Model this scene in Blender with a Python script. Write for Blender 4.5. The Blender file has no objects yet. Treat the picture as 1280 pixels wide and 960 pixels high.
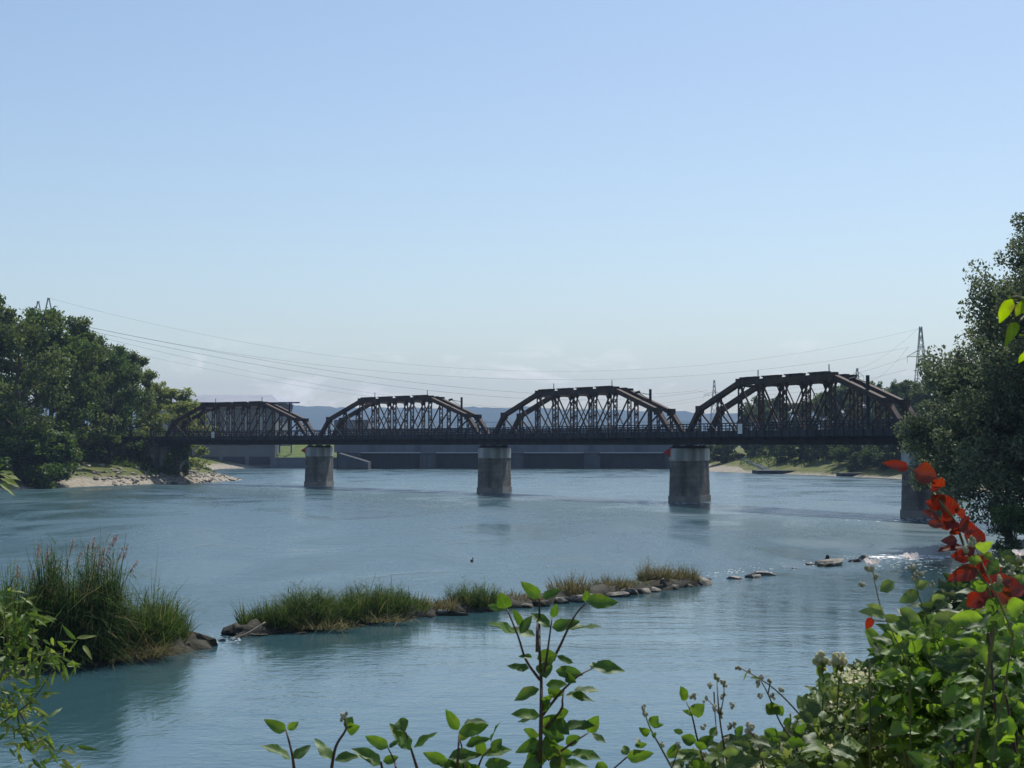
import bpy, math, random
import numpy as np
from mathutils import Vector, Matrix, Quaternion
R = math.radians
rng = np.random.default_rng(7)
random.seed(7)
scn = bpy.context.scene
col = scn.collection
EYE = 6.3
F = 1900.0
PITCH = math.atan(76 / F)

# ------------------------------------------------------------------ helpers
def at(x, y, Y):
    """point seen at photo pixel x,y, standing Y metres in front of the camera"""
    cp, sp = math.cos(PITCH), math.sin(PITCH)
    a, b = (x - 640) / F, (480 - y) / F
    d = Vector((a, cp - b * sp, sp + b * cp))
    t = Y / d.y
    return Vector((0, 0, EYE)) + d * t

def on_water(x, y, z=0.0):
    cp, sp = math.cos(PITCH), math.sin(PITCH)
    a, b = (x - 640) / F, (480 - y) / F
    d = Vector((a, cp - b * sp, sp + b * cp))
    t = (z - EYE) / d.z
    return Vector((0, 0, EYE)) + d * t

def tag(o, label=None, cat=None, group=None, kind=None):
    if label: o['label'] = label
    if cat: o['category'] = cat
    if group: o['group'] = group
    if kind: o['kind'] = kind
    return o

def empty(name, loc=(0, 0, 0), rz=0.0):
    o = bpy.data.objects.new(name, None)
    col.objects.link(o)
    o.empty_display_size = 0.2
    o.location = loc
    o.rotation_euler = (0, 0, rz)
    return o

def link(name, me, mat=None, parent=None, loc=None):
    o = bpy.data.objects.new(name, me)
    col.objects.link(o)
    if mat is not None and len(me.materials) == 0:
        me.materials.append(mat)
    if parent is not None:
        o.parent = parent
        if loc is None:                       # geometry was given in world space: keep it there
            p = parent
            M = Matrix.Identity(4)
            chain = []
            while p is not None:
                chain.append(p); p = p.parent
            for p in reversed(chain):
                M = M @ p.matrix_basis
            if M != Matrix.Identity(4) and not getattr(link, 'local', False):
                o.matrix_basis = M.inverted()
    if loc is not None:
        o.location = loc
    return o

def copy_tree(o, parent=None, done=None):
    c = o.copy()
    col.objects.link(c)
    c.parent = parent
    for ch in list(o.children):
        copy_tree(ch, c)
    return c

def np_mesh(name, verts, faces, smooth=False, uv=None):
    """verts (N,3); faces (M,k) all with the same corner count"""
    verts = np.asarray(verts, dtype=np.float32); faces = np.asarray(faces, dtype=np.int32)
    me = bpy.data.meshes.new(name)
    n, k = faces.shape
    me.vertices.add(len(verts)); me.vertices.foreach_set('co', verts.ravel())
    me.loops.add(n * k); me.loops.foreach_set('vertex_index', faces.ravel())
    me.polygons.add(n)
    me.polygons.foreach_set('loop_start', np.arange(0, n * k, k, dtype=np.int32))
    me.polygons.foreach_set('loop_total', np.full(n, k, dtype=np.int32))
    if smooth:
        me.polygons.foreach_set('use_smooth', np.ones(n, dtype=bool))
    if uv is not None:
        l = me.uv_layers.new(name='leaf')
        l.data.foreach_set('uv', np.asarray(uv, dtype=np.float32)[faces.ravel()].ravel())
    me.update(calc_edges=True)
    me.validate()
    return me

class MB:
    """collects boxes, bars, tubes; build() links ONE mesh object"""
    def __init__(s): s.v = []; s.f = []
    def add(s, vs, fs):
        b = len(s.v); s.v += [tuple(v) for v in vs]; s.f += [tuple(i + b for i in f) for f in fs]
    def box(s, x0, x1, y0, y1, z0, z1):
        s.add([(x0,y0,z0),(x1,y0,z0),(x1,y1,z0),(x0,y1,z0),(x0,y0,z1),(x1,y0,z1),(x1,y1,z1),(x0,y1,z1)],
              [(0,3,2,1),(4,5,6,7),(0,1,5,4),(1,2,6,5),(2,3,7,6),(3,0,4,7)])
    def bar(s, p, q, w, h=None, up=(0,0,1)):
        """rectangular bar from p to q: w across, h along up"""
        h = w if h is None else h
        p, q = Vector(p), Vector(q); d = (q - p).normalized(); u = Vector(up)
        a = d.cross(u)
        if a.length < 1e-4: a = d.cross(Vector((0,1,0)))
        a.normalize(); b = a.cross(d).normalized()
        vs = []
        for c in (p, q):
            for sa, sb in ((-1,-1),(1,-1),(1,1),(-1,1)):
                vs.append(c + a * (sa*w/2) + b * (sb*h/2))
        s.add(vs, [(0,3,2,1),(4,5,6,7),(0,1,5,4),(1,2,6,5),(2,3,7,6),(3,0,4,7)])
    def tube(s, pts, rad, n=6, cap=True):
        pts = [Vector(p) for p in pts]
        rs = rad if isinstance(rad, (list, tuple)) else [rad] * len(pts)
        vs, fs = [], []
        pa = None
        for i, p in enumerate(pts):
            d = (pts[min(i+1, len(pts)-1)] - pts[max(i-1, 0)]).normalized()
            if pa is None:
                a = d.cross(Vector((0,0,1)))
                if a.length < .1: a = d.cross(Vector((0,1,0)))
            else:
                a = pa - d * pa.dot(d)
            a.normalize(); pa = a; b = d.cross(a)
            for k in range(n):
                t = 2*math.pi*k/n
                vs.append(p + (a*math.cos(t) + b*math.sin(t)) * rs[i])
        for i in range(len(pts)-1):
            for k in range(n):
                fs.append((i*n+k, i*n+(k+1)%n, (i+1)*n+(k+1)%n, (i+1)*n+k))
        if cap:
            fs.append(tuple(range(n))[::-1]); fs.append(tuple(range((len(pts)-1)*n, len(pts)*n)))
        s.add(vs, fs)
    def mesh(s, name, smooth=False):
        me = bpy.data.meshes.new(name); me.from_pydata(s.v, [], s.f); me.update()
        if smooth:
            for p in me.polygons: p.use_smooth = True
        return me
    def build(s, name, mat, parent=None, smooth=False):
        o = bpy.data.objects.new(name, s.mesh(name, smooth)); col.objects.link(o)
        o.data.materials.append(mat)
        o.parent = parent                    # geometry is in the parent's own space
        return o

def smooth_path(pts, n=4):
    """Catmull-Rom through the points"""
    P = [Vector(p) for p in pts]
    if len(P) < 3: return P
    out = []
    for i in range(len(P)-1):
        p0, p1, p2, p3 = P[max(i-1,0)], P[i], P[i+1], P[min(i+2,len(P)-1)]
        for k in range(n):
            t = k/n
            out.append(0.5*((2*p1)+(p2-p0)*t+(2*p0-5*p1+4*p2-p3)*t*t+(-p0+3*p1-3*p2+p3)*t**3))
    out.append(P[-1])
    return out

# ------------------------------------------------------------------ materials
def new_mat(name):
    m = bpy.data.materials.new(name); m.use_nodes = True
    nt = m.node_tree; nt.nodes.clear()
    out = nt.nodes.new('ShaderNodeOutputMaterial')
    return m, nt, out

def N(nt, t, **kw):
    n = nt.nodes.new(t)
    for k, v in kw.items():
        if k.startswith('i_'):
            key = k[2:].replace('_', ' ')
            n.inputs[key].default_value = v
        else: setattr(n, k, v)
    return n

def ramp(nt, stops):
    r = nt.nodes.new('ShaderNodeValToRGB')
    e = r.color_ramp.elements
    while len(e) > 1: e.remove(e[-1])
    e[0].position, e[0].color = stops[0][0], (*stops[0][1], 1)
    for p, c in stops[1:]:
        x = e.new(p); x.color = (*c, 1)
    return r

def rough_mat(name, cols, scale=1.0, rough=.85, bump=.3, detail=6, metallic=0, stretch=(1,1,1), streak=None, spec=.3):
    """noise-mottled surface between the colours in cols; optional vertical streaks"""
    m, nt, out = new_mat(name)
    tc = N(nt, 'ShaderNodeTexCoord'); mp = N(nt, 'ShaderNodeMapping'); mp.inputs['Scale'].default_value = stretch
    nt.links.new(tc.outputs['Object'], mp.inputs[0])
    no = N(nt, 'ShaderNodeTexNoise', i_Scale=scale, i_Detail=detail, i_Roughness=.62)
    nt.links.new(mp.outputs[0], no.inputs['Vector'])
    k = len(cols)
    rp = ramp(nt, [(.3 + .4*i/max(k-1,1), c) for i, c in enumerate(cols)])
    nt.links.new(no.outputs[0], rp.inputs[0])
    colr = rp.outputs[0]
    if streak:
        mp2 = N(nt, 'ShaderNodeMapping'); mp2.inputs['Scale'].default_value = (1, 1, .06)
        nt.links.new(tc.outputs['Object'], mp2.inputs[0])
        n2 = N(nt, 'ShaderNodeTexNoise', i_Scale=streak[1], i_Detail=4); nt.links.new(mp2.outputs[0], n2.inputs['Vector'])
        r2 = ramp(nt, [(.45, (0,0,0)), (.65, (1,1,1))]); nt.links.new(n2.outputs[0], r2.inputs[0])
        mx = N(nt, 'ShaderNodeMix', data_type='RGBA'); nt.links.new(r2.outputs[0], mx.inputs[0])
        nt.links.new(colr, mx.inputs[6]); mx.inputs[7].default_value = (*streak[0], 1); colr = mx.outputs[2]
    b = N(nt, 'ShaderNodeBsdfPrincipled'); b.inputs['Roughness'].default_value = rough; b.inputs['Metallic'].default_value = metallic
    b.inputs['Specular IOR Level'].default_value = spec
    nt.links.new(colr, b.inputs['Base Color'])
    if bump:
        bp = N(nt, 'ShaderNodeBump', i_Strength=bump, i_Distance=.1/scale)
        n3 = N(nt, 'ShaderNodeTexNoise', i_Scale=scale*5, i_Detail=5); nt.links.new(mp.outputs[0], n3.inputs['Vector'])
        nt.links.new(n3.outputs[0], bp.inputs['Height']); nt.links.new(bp.outputs[0], b.inputs['Normal'])
    nt.links.new(b.outputs[0], out.inputs[0])
    return m

def leaf_mat(name, cols, trans=.45, gloss=.12, veins=False, tint=None, rough=.5, tv=2.2, blotch=(.13,.12,.035)):
    gloss *= .5
    """two-sided leaf: diffuse + light coming through + a weak sheen; each leaf its own shade"""
    m, nt, out = new_mat(name)
    g = N(nt, 'ShaderNodeNewGeometry')
    rp = ramp(nt, [(i/max(len(cols)-1,1), c) for i, c in enumerate(cols)])
    nt.links.new(g.outputs['Random Per Island'], rp.inputs[0])
    c = rp.outputs[0]
    bumpn = None
    if veins:
        uv = N(nt, 'ShaderNodeUVMap'); uv.uv_map = 'leaf'
        sp = N(nt, 'ShaderNodeSeparateXYZ'); nt.links.new(uv.outputs[0], sp.inputs[0])
        ab = N(nt, 'ShaderNodeMath', operation='ABSOLUTE'); nt.links.new(sp.outputs[0], ab.inputs[0])
        pw = N(nt, 'ShaderNodeMath', operation='POWER'); nt.links.new(ab.outputs[0], pw.inputs[0]); pw.inputs[1].default_value = .8
        m1 = N(nt, 'ShaderNodeMath', operation='MULTIPLY_ADD'); nt.links.new(pw.outputs[0], m1.inputs[0]); m1.inputs[1].default_value = -.32
        nt.links.new(sp.outputs[1], m1.inputs[2])
        m2 = N(nt, 'ShaderNodeMath', operation='MULTIPLY'); nt.links.new(m1.outputs[0], m2.inputs[0]); m2.inputs[1].default_value = 44
        si = N(nt, 'ShaderNodeMath', operation='SINE'); nt.links.new(m2.outputs[0], si.inputs[0])
        r2 = ramp(nt, [(.0, (0,0,0)), (.86, (0,0,0)), (1, (1,1,1))])
        m3 = N(nt, 'ShaderNodeMath', operation='MULTIPLY_ADD'); nt.links.new(si.outputs[0], m3.inputs[0]); m3.inputs[1].default_value = .5; m3.inputs[2].default_value = .5
        nt.links.new(m3.outputs[0], r2.inputs[0])
        lt = N(nt, 'ShaderNodeMath', operation='LESS_THAN'); nt.links.new(ab.outputs[0], lt.inputs[0]); lt.inputs[1].default_value = .05
        mxm = N(nt, 'ShaderNodeMath', operation='MAXIMUM'); nt.links.new(r2.outputs[0], mxm.inputs[0]); nt.links.new(lt.outputs[0], mxm.inputs[1])
        mu = N(nt, 'ShaderNodeMath', operation='MULTIPLY'); nt.links.new(mxm.outputs[0], mu.inputs[0]); mu.inputs[1].default_value = .28
        mx = N(nt, 'ShaderNodeMix', data_type='RGBA'); nt.links.new(mu.outputs[0], mx.inputs[0]); nt.links.new(c, mx.inputs[6])
        mx.inputs[7].default_value = (.16, .2, .06, 1) if tint is None else (*tint, 1)
        # blotches
        tc = N(nt, 'ShaderNodeTexCoord'); no = N(nt, 'ShaderNodeTexNoise', i_Scale=45, i_Detail=3); nt.links.new(tc.outputs['Object'], no.inputs['Vector'])
        n4 = N(nt, 'ShaderNodeTexNoise', i_Scale=28, i_Detail=5, i_Roughness=.7); nt.links.new(tc.outputs['Object'], n4.inputs['Vector'])
        eg = N(nt, 'ShaderNodeMath', operation='MULTIPLY_ADD'); nt.links.new(ab.outputs[0], eg.inputs[0]); eg.inputs[1].default_value = .12; nt.links.new(n4.outputs[0], eg.inputs[2])
        r5 = ramp(nt, [(.64, (0,0,0)), (.76, (.7,.7,.7))]); nt.links.new(eg.outputs[0], r5.inputs[0])
        mb = N(nt, 'ShaderNodeMix', data_type='RGBA'); nt.links.new(r5.outputs[0], mb.inputs[0]); nt.links.new(mx.outputs[2], mb.inputs[6]); mb.inputs[7].default_value = (*blotch, 1)
        hs = N(nt, 'ShaderNodeHueSaturation'); nt.links.new(mb.outputs[2], hs.inputs['Color'])
        mr = N(nt, 'ShaderNodeMapRange'); nt.links.new(no.outputs[0], mr.inputs[0]); mr.inputs[3].default_value = .5; mr.inputs[4].default_value = 1.45
        nt.links.new(mr.outputs[0], hs.inputs['Value']); c = hs.outputs[0]
        bumpn = N(nt, 'ShaderNodeBump', i_Strength=.35, i_Distance=.002); nt.links.new(si.outputs[0], bumpn.inputs['Height'])
    d = N(nt, 'ShaderNodeBsdfDiffuse'); t = N(nt, 'ShaderNodeBsdfTranslucent'); s = N(nt, 'ShaderNodeBsdfGlossy'); s.inputs['Roughness'].default_value = rough
    s.inputs['Color'].default_value = (.55, .6, .55, 1)
    nt.links.new(c, d.inputs[0])
    ht = N(nt, 'ShaderNodeHueSaturation', i_Hue=(.478 if tv > 1.5 else .5), i_Saturation=1.12, i_Value=tv); nt.links.new(c, ht.inputs['Color']); nt.links.new(ht.outputs[0], t.inputs[0])
    if bumpn:
        nt.links.new(bumpn.outputs[0], d.inputs['Normal'])
    a = N(nt, 'ShaderNodeMixShader'); a.inputs[0].default_value = trans
    nt.links.new(d.outputs[0], a.inputs[1]); nt.links.new(t.outputs[0], a.inputs[2])
    b = N(nt, 'ShaderNodeMixShader'); b.inputs[0].default_value = gloss
    nt.links.new(a.outputs[0], b.inputs[1]); nt.links.new(s.outputs[0], b.inputs[2])
    nt.links.new(b.outputs[0], out.inputs[0])
    return m

M = {}
M['steel'] = rough_mat('weathered_steel', [(.022,.018,.017),(.045,.034,.03),(.085,.055,.042)], .9, .75, .15, streak=((.07,.04,.028), 1.2))
M['steel_dark'] = rough_mat('dark_steel', [(.018,.018,.02),(.03,.028,.028),(.05,.04,.035)], .8, .8, .15)
M['fascia'] = rough_mat('grey_fascia', [(.03,.034,.042),(.046,.05,.06)], .7, .8, .1, streak=((.022,.022,.025), 1.0))
M['rail'] = rough_mat('rail_paint', [(.022,.025,.034),(.036,.04,.052)], 1.5, .7, 0)
M['concrete'] = rough_mat('pale_concrete', [(.3,.31,.31),(.42,.42,.41),(.5,.5,.48)], .5, .9, .2, streak=((.22,.23,.22), .9))
M['pier_stone'] = rough_mat('pier_stone', [(.10,.095,.085),(.17,.16,.145),(.25,.235,.21)], .8, .92, .6, streak=((.075,.07,.065), .55))
def courses(m, step):
    nt = m.node_tree; pb = [n for n in nt.nodes if n.type == 'BSDF_PRINCIPLED'][0]; src = pb.inputs['Base Color'].links[0].from_socket
    tc = N(nt, 'ShaderNodeTexCoord'); sp = N(nt, 'ShaderNodeSeparateXYZ'); nt.links.new(tc.outputs['Object'], sp.inputs[0])
    ad = N(nt, 'ShaderNodeMath', operation='MULTIPLY_ADD'); nt.links.new(sp.outputs[1], ad.inputs[0]); ad.inputs[1].default_value = .8; nt.links.new(sp.outputs[0], ad.inputs[2])
    cb = N(nt, 'ShaderNodeCombineXYZ'); nt.links.new(ad.outputs[0], cb.inputs[0]); nt.links.new(sp.outputs[2], cb.inputs[1])
    br = N(nt, 'ShaderNodeTexBrick'); br.inputs['Scale'].default_value = 1; br.inputs['Brick Width'].default_value = step*1.9; br.inputs['Row Height'].default_value = step; br.inputs['Mortar Size'].default_value = .035
    br.inputs['Color1'].default_value = (.87,.87,.87,1); br.inputs['Color2'].default_value = (1.1,1.08,1.05,1); br.inputs['Mortar'].default_value = (.74,.74,.74,1)
    nt.links.new(cb.outputs[0], br.inputs['Vector'])
    mx = N(nt, 'ShaderNodeMix', data_type='RGBA', blend_type='MULTIPLY'); mx.inputs[0].default_value = 1; nt.links.new(src, mx.inputs[6]); nt.links.new(br.outputs[0], mx.inputs[7]); nt.links.new(mx.outputs[2], pb.inputs['Base Color'])
courses(M['pier_stone'], .55)
M['tide'] = rough_mat('pier_foot', [(.16,.155,.14),(.24,.23,.21)], .9, .9, .6)
M['dam'] = rough_mat('dam_concrete', [(.11,.125,.145),(.155,.17,.19)], .12, .9, .1, streak=((.085,.095,.11), .25))
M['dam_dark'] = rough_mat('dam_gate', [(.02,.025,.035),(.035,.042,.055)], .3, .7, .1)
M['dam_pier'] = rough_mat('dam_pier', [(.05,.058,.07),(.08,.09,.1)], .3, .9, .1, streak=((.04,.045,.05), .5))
M['dam_line'] = rough_mat('dam_edge', [(.42,.43,.44),(.5,.5,.5)], .3, .9, 0)
M['house'] = rough_mat('house_wall', [(.11,.115,.12),(.16,.16,.165)], .2, .9, .1)
M['roof'] = rough_mat('house_roof', [(.26,.29,.34),(.33,.36,.41)], .15, .55, .1)
M['eaves'] = rough_mat('house_eaves', [(.05,.045,.045),(.08,.07,.065)], .3, .8, 0)
M['glass'] = rough_mat('dim_glass', [(.22,.23,.25),(.28,.29,.31)], .2, .35, 0, spec=.6)
M['blue_steel'] = rough_mat('blue_steel', [(.05,.1,.22),(.07,.13,.27)], .5, .6, 0)
M['pylon'] = rough_mat('hazed_pylon_steel', [(.2,.21,.22),(.28,.29,.3)], .5, .6, 0)  # steel grey made paler, distance haze put into the colour
M['wire'] = rough_mat('wire_steel', [(.1,.105,.11),(.13,.135,.14)], .5, .6, 0)
M['red_sign'] = rough_mat('red_sign', [(.35,.03,.02),(.45,.04,.03)], 2, .6, 0)
M['white_sign'] = rough_mat('white_sign', [(.6,.62,.62),(.72,.72,.7)], 3, .6, 0)
M['bark'] = rough_mat('bark', [(.035,.028,.022),(.075,.06,.047),(.12,.1,.08)], 2.5, .95, .7, stretch=(1,1,.3))
M['twig'] = rough_mat('dogwood_twig', [(.05,.025,.022),(.085,.05,.035)], 30, .6, .1)
M['green_twig'] = rough_mat('green_twig', [(.09,.1,.045),(.13,.12,.06)], 30, .6, .1)
M['dead'] = rough_mat('dead_wood', [(.2,.17,.13),(.3,.26,.2)], 4, .9, .3)
M['stone'] = rough_mat('groyne_stone', [(.12,.11,.095),(.25,.235,.2),(.4,.375,.33)], 1.6, .92, .8, streak=((.06,.058,.05), 1.5))
def wet_foot(m, z0, z1):
    nt = m.node_tree; pb = [n for n in nt.nodes if n.type == 'BSDF_PRINCIPLED'][0]; src = pb.inputs['Base Color'].links[0].from_socket
    tc = N(nt, 'ShaderNodeTexCoord'); sp = N(nt, 'ShaderNodeSeparateXYZ'); nt.links.new(tc.outputs['Object'], sp.inputs[0])
    no = N(nt, 'ShaderNodeTexNoise', i_Scale=3, i_Detail=4); nt.links.new(tc.outputs['Object'], no.inputs['Vector'])
    ad = N(nt, 'ShaderNodeMath', operation='MULTIPLY_ADD'); nt.links.new(no.outputs[0], ad.inputs[0]); ad.inputs[1].default_value = .16; nt.links.new(sp.outputs[2], ad.inputs[2])
    mr = N(nt, 'ShaderNodeMapRange'); nt.links.new(ad.outputs[0], mr.inputs[0]); mr.inputs[1].default_value = z0; mr.inputs[2].default_value = z1
    mx = N(nt, 'ShaderNodeMix', data_type='RGBA'); nt.links.new(mr.outputs[0], mx.inputs[0]); mx.inputs[6].default_value = (.028,.03,.02,1); nt.links.new(src, mx.inputs[7]); nt.links.new(mx.outputs[2], pb.inputs['Base Color'])
wet_foot(M['stone'], .2, .27)
M['stone_wet'] = rough_mat('wet_stone', [(.02,.019,.017),(.05,.046,.04),(.075,.07,.06)], 1.6, .5, .8, spec=.5)
M['soil'] = rough_mat('groyne_soil', [(.035,.034,.026),(.06,.056,.042)], 2, .95, .6)
M['pale_rock'] = rough_mat('pale_rock', [(.3,.28,.24),(.42,.4,.36)], 1.2, .9, .6)
M['foam'] = rough_mat('foam', [(.75,.78,.8),(.85,.87,.88)], 5, .6, 0)
M['bird'] = rough_mat('bird_feathers', [(.015,.015,.02),(.03,.028,.03)], 20, .7, 0)

M['leaf_tree'] = leaf_mat('tree_leaves', [(.026,.055,.013),(.048,.095,.022),(.08,.13,.032)], .36, .07)
M['leaf_tree2'] = leaf_mat('tree_leaves_olive', [(.036,.06,.017),(.066,.1,.027),(.11,.14,.045)], .38, .07)
M['leaf_light'] = leaf_mat('tree_leaves_light', [(.07,.1,.024),(.12,.16,.04),(.18,.2,.06)], .42, .08)
M['leaf_willow'] = leaf_mat('willow_leaves', [(.04,.06,.028),(.078,.106,.05),(.14,.165,.095)], .3, .1)
M['leaf_far'] = leaf_mat('far_leaves', [(.028,.05,.02),(.045,.075,.028),(.07,.1,.035)], .3, .04)
M['leaf_dog'] = leaf_mat('dogwood_leaves', [(.028,.075,.012),(.045,.11,.016),(.07,.15,.022)], .42, .1, True)
M['leaf_bush'] = leaf_mat('bush_leaves', [(.018,.045,.011),(.038,.095,.016),(.07,.16,.022),(.15,.25,.04)], .5, .1, True)
M['leaf_shaded'] = leaf_mat('shaded_bush_leaves', [(.01,.024,.008),(.022,.05,.014),(.05,.095,.026)], .3, .12, True)  # darker bush leaf: inner shadow of the bushes is put into the colour
M['leaf_grey'] = leaf_mat('pale_bramble_leaves', [(.025,.05,.014),(.06,.11,.025),(.1,.165,.04),(.15,.2,.06)], .42, .1, True, (.2,.22,.12))
M['leaf_red'] = leaf_mat('red_leaves', [(.13,.017,.014),(.2,.024,.02),(.17,.036,.018)], .42, .12, True, (.24,.1,.08), tv=1.45, blotch=(.1,.05,.02))
M['leaf_sprig'] = leaf_mat('willow_sprig_leaves', [(.04,.085,.016),(.08,.14,.028),(.17,.2,.06)], .45, .1)
M['leaf_lime'] = leaf_mat('lime_leaves', [(.11,.2,.015),(.15,.26,.02)], .55, .06, True)
M['reed'] = leaf_mat('reed_blades', [(.012,.03,.008),(.024,.055,.014),(.042,.085,.022),(.07,.12,.034),(.17,.15,.08)], .3, .03)
M['grass'] = leaf_mat('groyne_grass', [(.012,.03,.007),(.026,.058,.012),(.05,.095,.02),(.075,.125,.03),(.16,.145,.075)], .3, .03)
M['dry'] = leaf_mat('dry_grass', [(.06,.07,.025),(.11,.105,.045),(.19,.165,.09)], .3, .05)
M['plume'] = leaf_mat('reed_plumes', [(.17,.12,.1),(.27,.2,.17),(.36,.28,.23)], .35, .03)
M['petal'] = leaf_mat('petals', [(.6,.52,.52),(.72,.68,.66)], .4, .03)
M['cream'] = leaf_mat('cream_blossom', [(.36,.38,.2),(.5,.5,.32),(.58,.56,.42)], .3, .03)
M['bud'] = leaf_mat('grey_buds', [(.2,.21,.13),(.33,.33,.24),(.46,.44,.36)], .2, .03)

def hill_mat():
    m, nt, out = new_mat('hill_forest')
    tc = N(nt, 'ShaderNodeTexCoord')
    no = N(nt, 'ShaderNodeTexNoise', i_Scale=.004, i_Detail=9, i_Roughness=.7); nt.links.new(tc.outputs['Object'], no.inputs['Vector'])
    r = ramp(nt, [(.38, (.018,.034,.018)), (.58, (.04,.06,.03)), (.7, (.09,.1,.05))]); nt.links.new(no.outputs[0], r.inputs[0])
    b = N(nt, 'ShaderNodeBsdfDiffuse'); nt.links.new(r.outputs[0], b.inputs[0]); nt.links.new(b.outputs[0], out.inputs[0])
    return m
M['hill'] = hill_mat()

def ground_mat():
    m, nt, out = new_mat('bank_ground')
    tc = N(nt, 'ShaderNodeTexCoord'); sp = N(nt, 'ShaderNodeSeparateXYZ'); nt.links.new(tc.outputs['Object'], sp.inputs[0])
    n1 = N(nt, 'ShaderNodeTexNoise', i_Scale=.25, i_Detail=8, i_Roughness=.65); nt.links.new(tc.outputs['Object'], n1.inputs['Vector'])
    n2 = N(nt, 'ShaderNodeTexNoise', i_Scale=1.3, i_Detail=6, i_Roughness=.7); nt.links.new(tc.outputs['Object'], n2.inputs['Vector'])
    sand = ramp(nt, [(.3, (.16,.14,.11)), (.5, (.3,.27,.22)), (.7, (.42,.39,.33))]); nt.links.new(n2.outputs[0], sand.inputs[0])
    gr = ramp(nt, [(.3, (.06,.085,.02)), (.5, (.11,.13,.04)), (.68, (.17,.15,.08))]); nt.links.new(n1.outputs[0], gr.inputs[0])
    ma = N(nt, 'ShaderNodeMath', operation='MULTIPLY_ADD'); nt.links.new(n1.outputs[0], ma.inputs[0]); ma.inputs[1].default_value = 1.6; nt.links.new(sp.outputs[2], ma.inputs[2])
    mr = N(nt, 'ShaderNodeMapRange'); gtx = N(nt, 'ShaderNodeMath', operation='GREATER_THAN'); nt.links.new(sp.outputs[0], gtx.inputs[0]); gtx.inputs[1].default_value = 53
    ad = N(nt, 'ShaderNodeMath', operation='MULTIPLY_ADD'); nt.links.new(gtx.outputs[0], ad.inputs[0]); ad.inputs[1].default_value = .9; nt.links.new(ma.outputs[0], ad.inputs[2])
    nt.links.new(ad.outputs[0], mr.inputs[0]); mr.inputs[1].default_value = 1.7; mr.inputs[2].default_value = 2.35
    mx = N(nt, 'ShaderNodeMix', data_type='RGBA'); nt.links.new(mr.outputs[0], mx.inputs[0]); nt.links.new(sand.outputs[0], mx.inputs[6]); nt.links.new(gr.outputs[0], mx.inputs[7])
    b = N(nt, 'ShaderNodeBsdfPrincipled'); b.inputs['Roughness'].default_value = .95; b.inputs['Specular IOR Level'].default_value = .15
    nt.links.new(mx.outputs[2], b.inputs['Base Color'])
    bp = N(nt, 'ShaderNodeBump', i_Strength=.8, i_Distance=.35); nt.links.new(n2.outputs[0], bp.inputs['Height']); nt.links.new(bp.outputs[0], b.inputs['Normal'])
    nt.links.new(b.outputs[0], out.inputs[0])
    return m
M['ground'] = ground_mat()

def water_mat():
    m, nt, out = new_mat('river_water')
    tc = N(nt, 'ShaderNodeTexCoord')
    def noise(sx, sy, detail, rough=.55, dist=0.0):
        mp = N(nt, 'ShaderNodeMapping'); mp.inputs['Scale'].default_value = (sx, sy, 1)
        nt.links.new(tc.outputs['Object'], mp.inputs[0])
        n = N(nt, 'ShaderNodeTexNoise', i_Scale=1.0, i_Detail=detail, i_Roughness=rough, i_Distortion=dist); nt.links.new(mp.outputs[0], n.inputs['Vector'])
        return n.outputs[0]
    def math2(op, a, b, c=None):
        n = N(nt, 'ShaderNodeMath', operation=op)
        for i, v in enumerate((a, b, c)):
            if v is None: continue
            if isinstance(v, (int, float)): n.inputs[i].default_value = v
            else: nt.links.new(v, n.inputs[i])
        return n.outputs[0]
    fine = noise(2.4, 3.4, 3, .6)
    mid = noise(.45, .8, 4, .6, .4)
    big = noise(.085, .05, 6, .62, 1.2)          # slicks and rougher bands of the current
    r = ramp(nt, [(.36, (.1,.1,.1)), (.5, (.5,.5,.5)), (.64, (1,1,1))]); nt.links.new(big, r.inputs[0])
    h = math2('MULTIPLY_ADD', fine, WF, math2('MULTIPLY', mid, WM))
    hm = math2('MULTIPLY', h, math2('MULTIPLY_ADD', r.outputs[0], 1.4, .15))
    spy = N(nt, 'ShaderNodeSeparateXYZ'); nt.links.new(tc.outputs['Object'], spy.inputs[0])
    lee = math2('MULTIPLY_ADD', spy.outputs[0], -.98, spy.outputs[1])          # sheltered side of the groyne
    mr = N(nt, 'ShaderNodeMapRange', interpolation_type='SMOOTHSTEP'); nt.links.new(lee, mr.inputs[0]); mr.inputs[1].default_value = 54; mr.inputs[2].default_value = 64; mr.inputs[3].default_value = .34; mr.inputs[4].default_value = 1.0
    hm = math2('MULTIPLY', hm, mr.outputs[0])
    bp = N(nt, 'ShaderNodeBump', i_Strength=1.0, i_Distance=1.0); nt.links.new(hm, bp.inputs['Height'])
    b = N(nt, 'ShaderNodeBsdfPrincipled')
    b.inputs['Base Color'].default_value = (.031, .077, .092, 1)
    m5 = N(nt, 'ShaderNodeMapRange', interpolation_type='SMOOTHSTEP'); nt.links.new(lee, m5.inputs[0]); m5.inputs[1].default_value = 54; m5.inputs[2].default_value = 66; m5.inputs[3].default_value = .09; m5.inputs[4].default_value = .27
    rr = math2('MULTIPLY', m5.outputs[0], math2('MULTIPLY_ADD', r.outputs[0], .95, .5)); nt.links.new(rr, b.inputs['Roughness'])
    b.inputs['IOR'].default_value = 1.45
    nt.links.new(bp.outputs[0], b.inputs['Normal']); nt.links.new(b.outputs[0], out.inputs[0])
    return m
WF, WM = .034, .085
M['water'] = water_mat()

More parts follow.
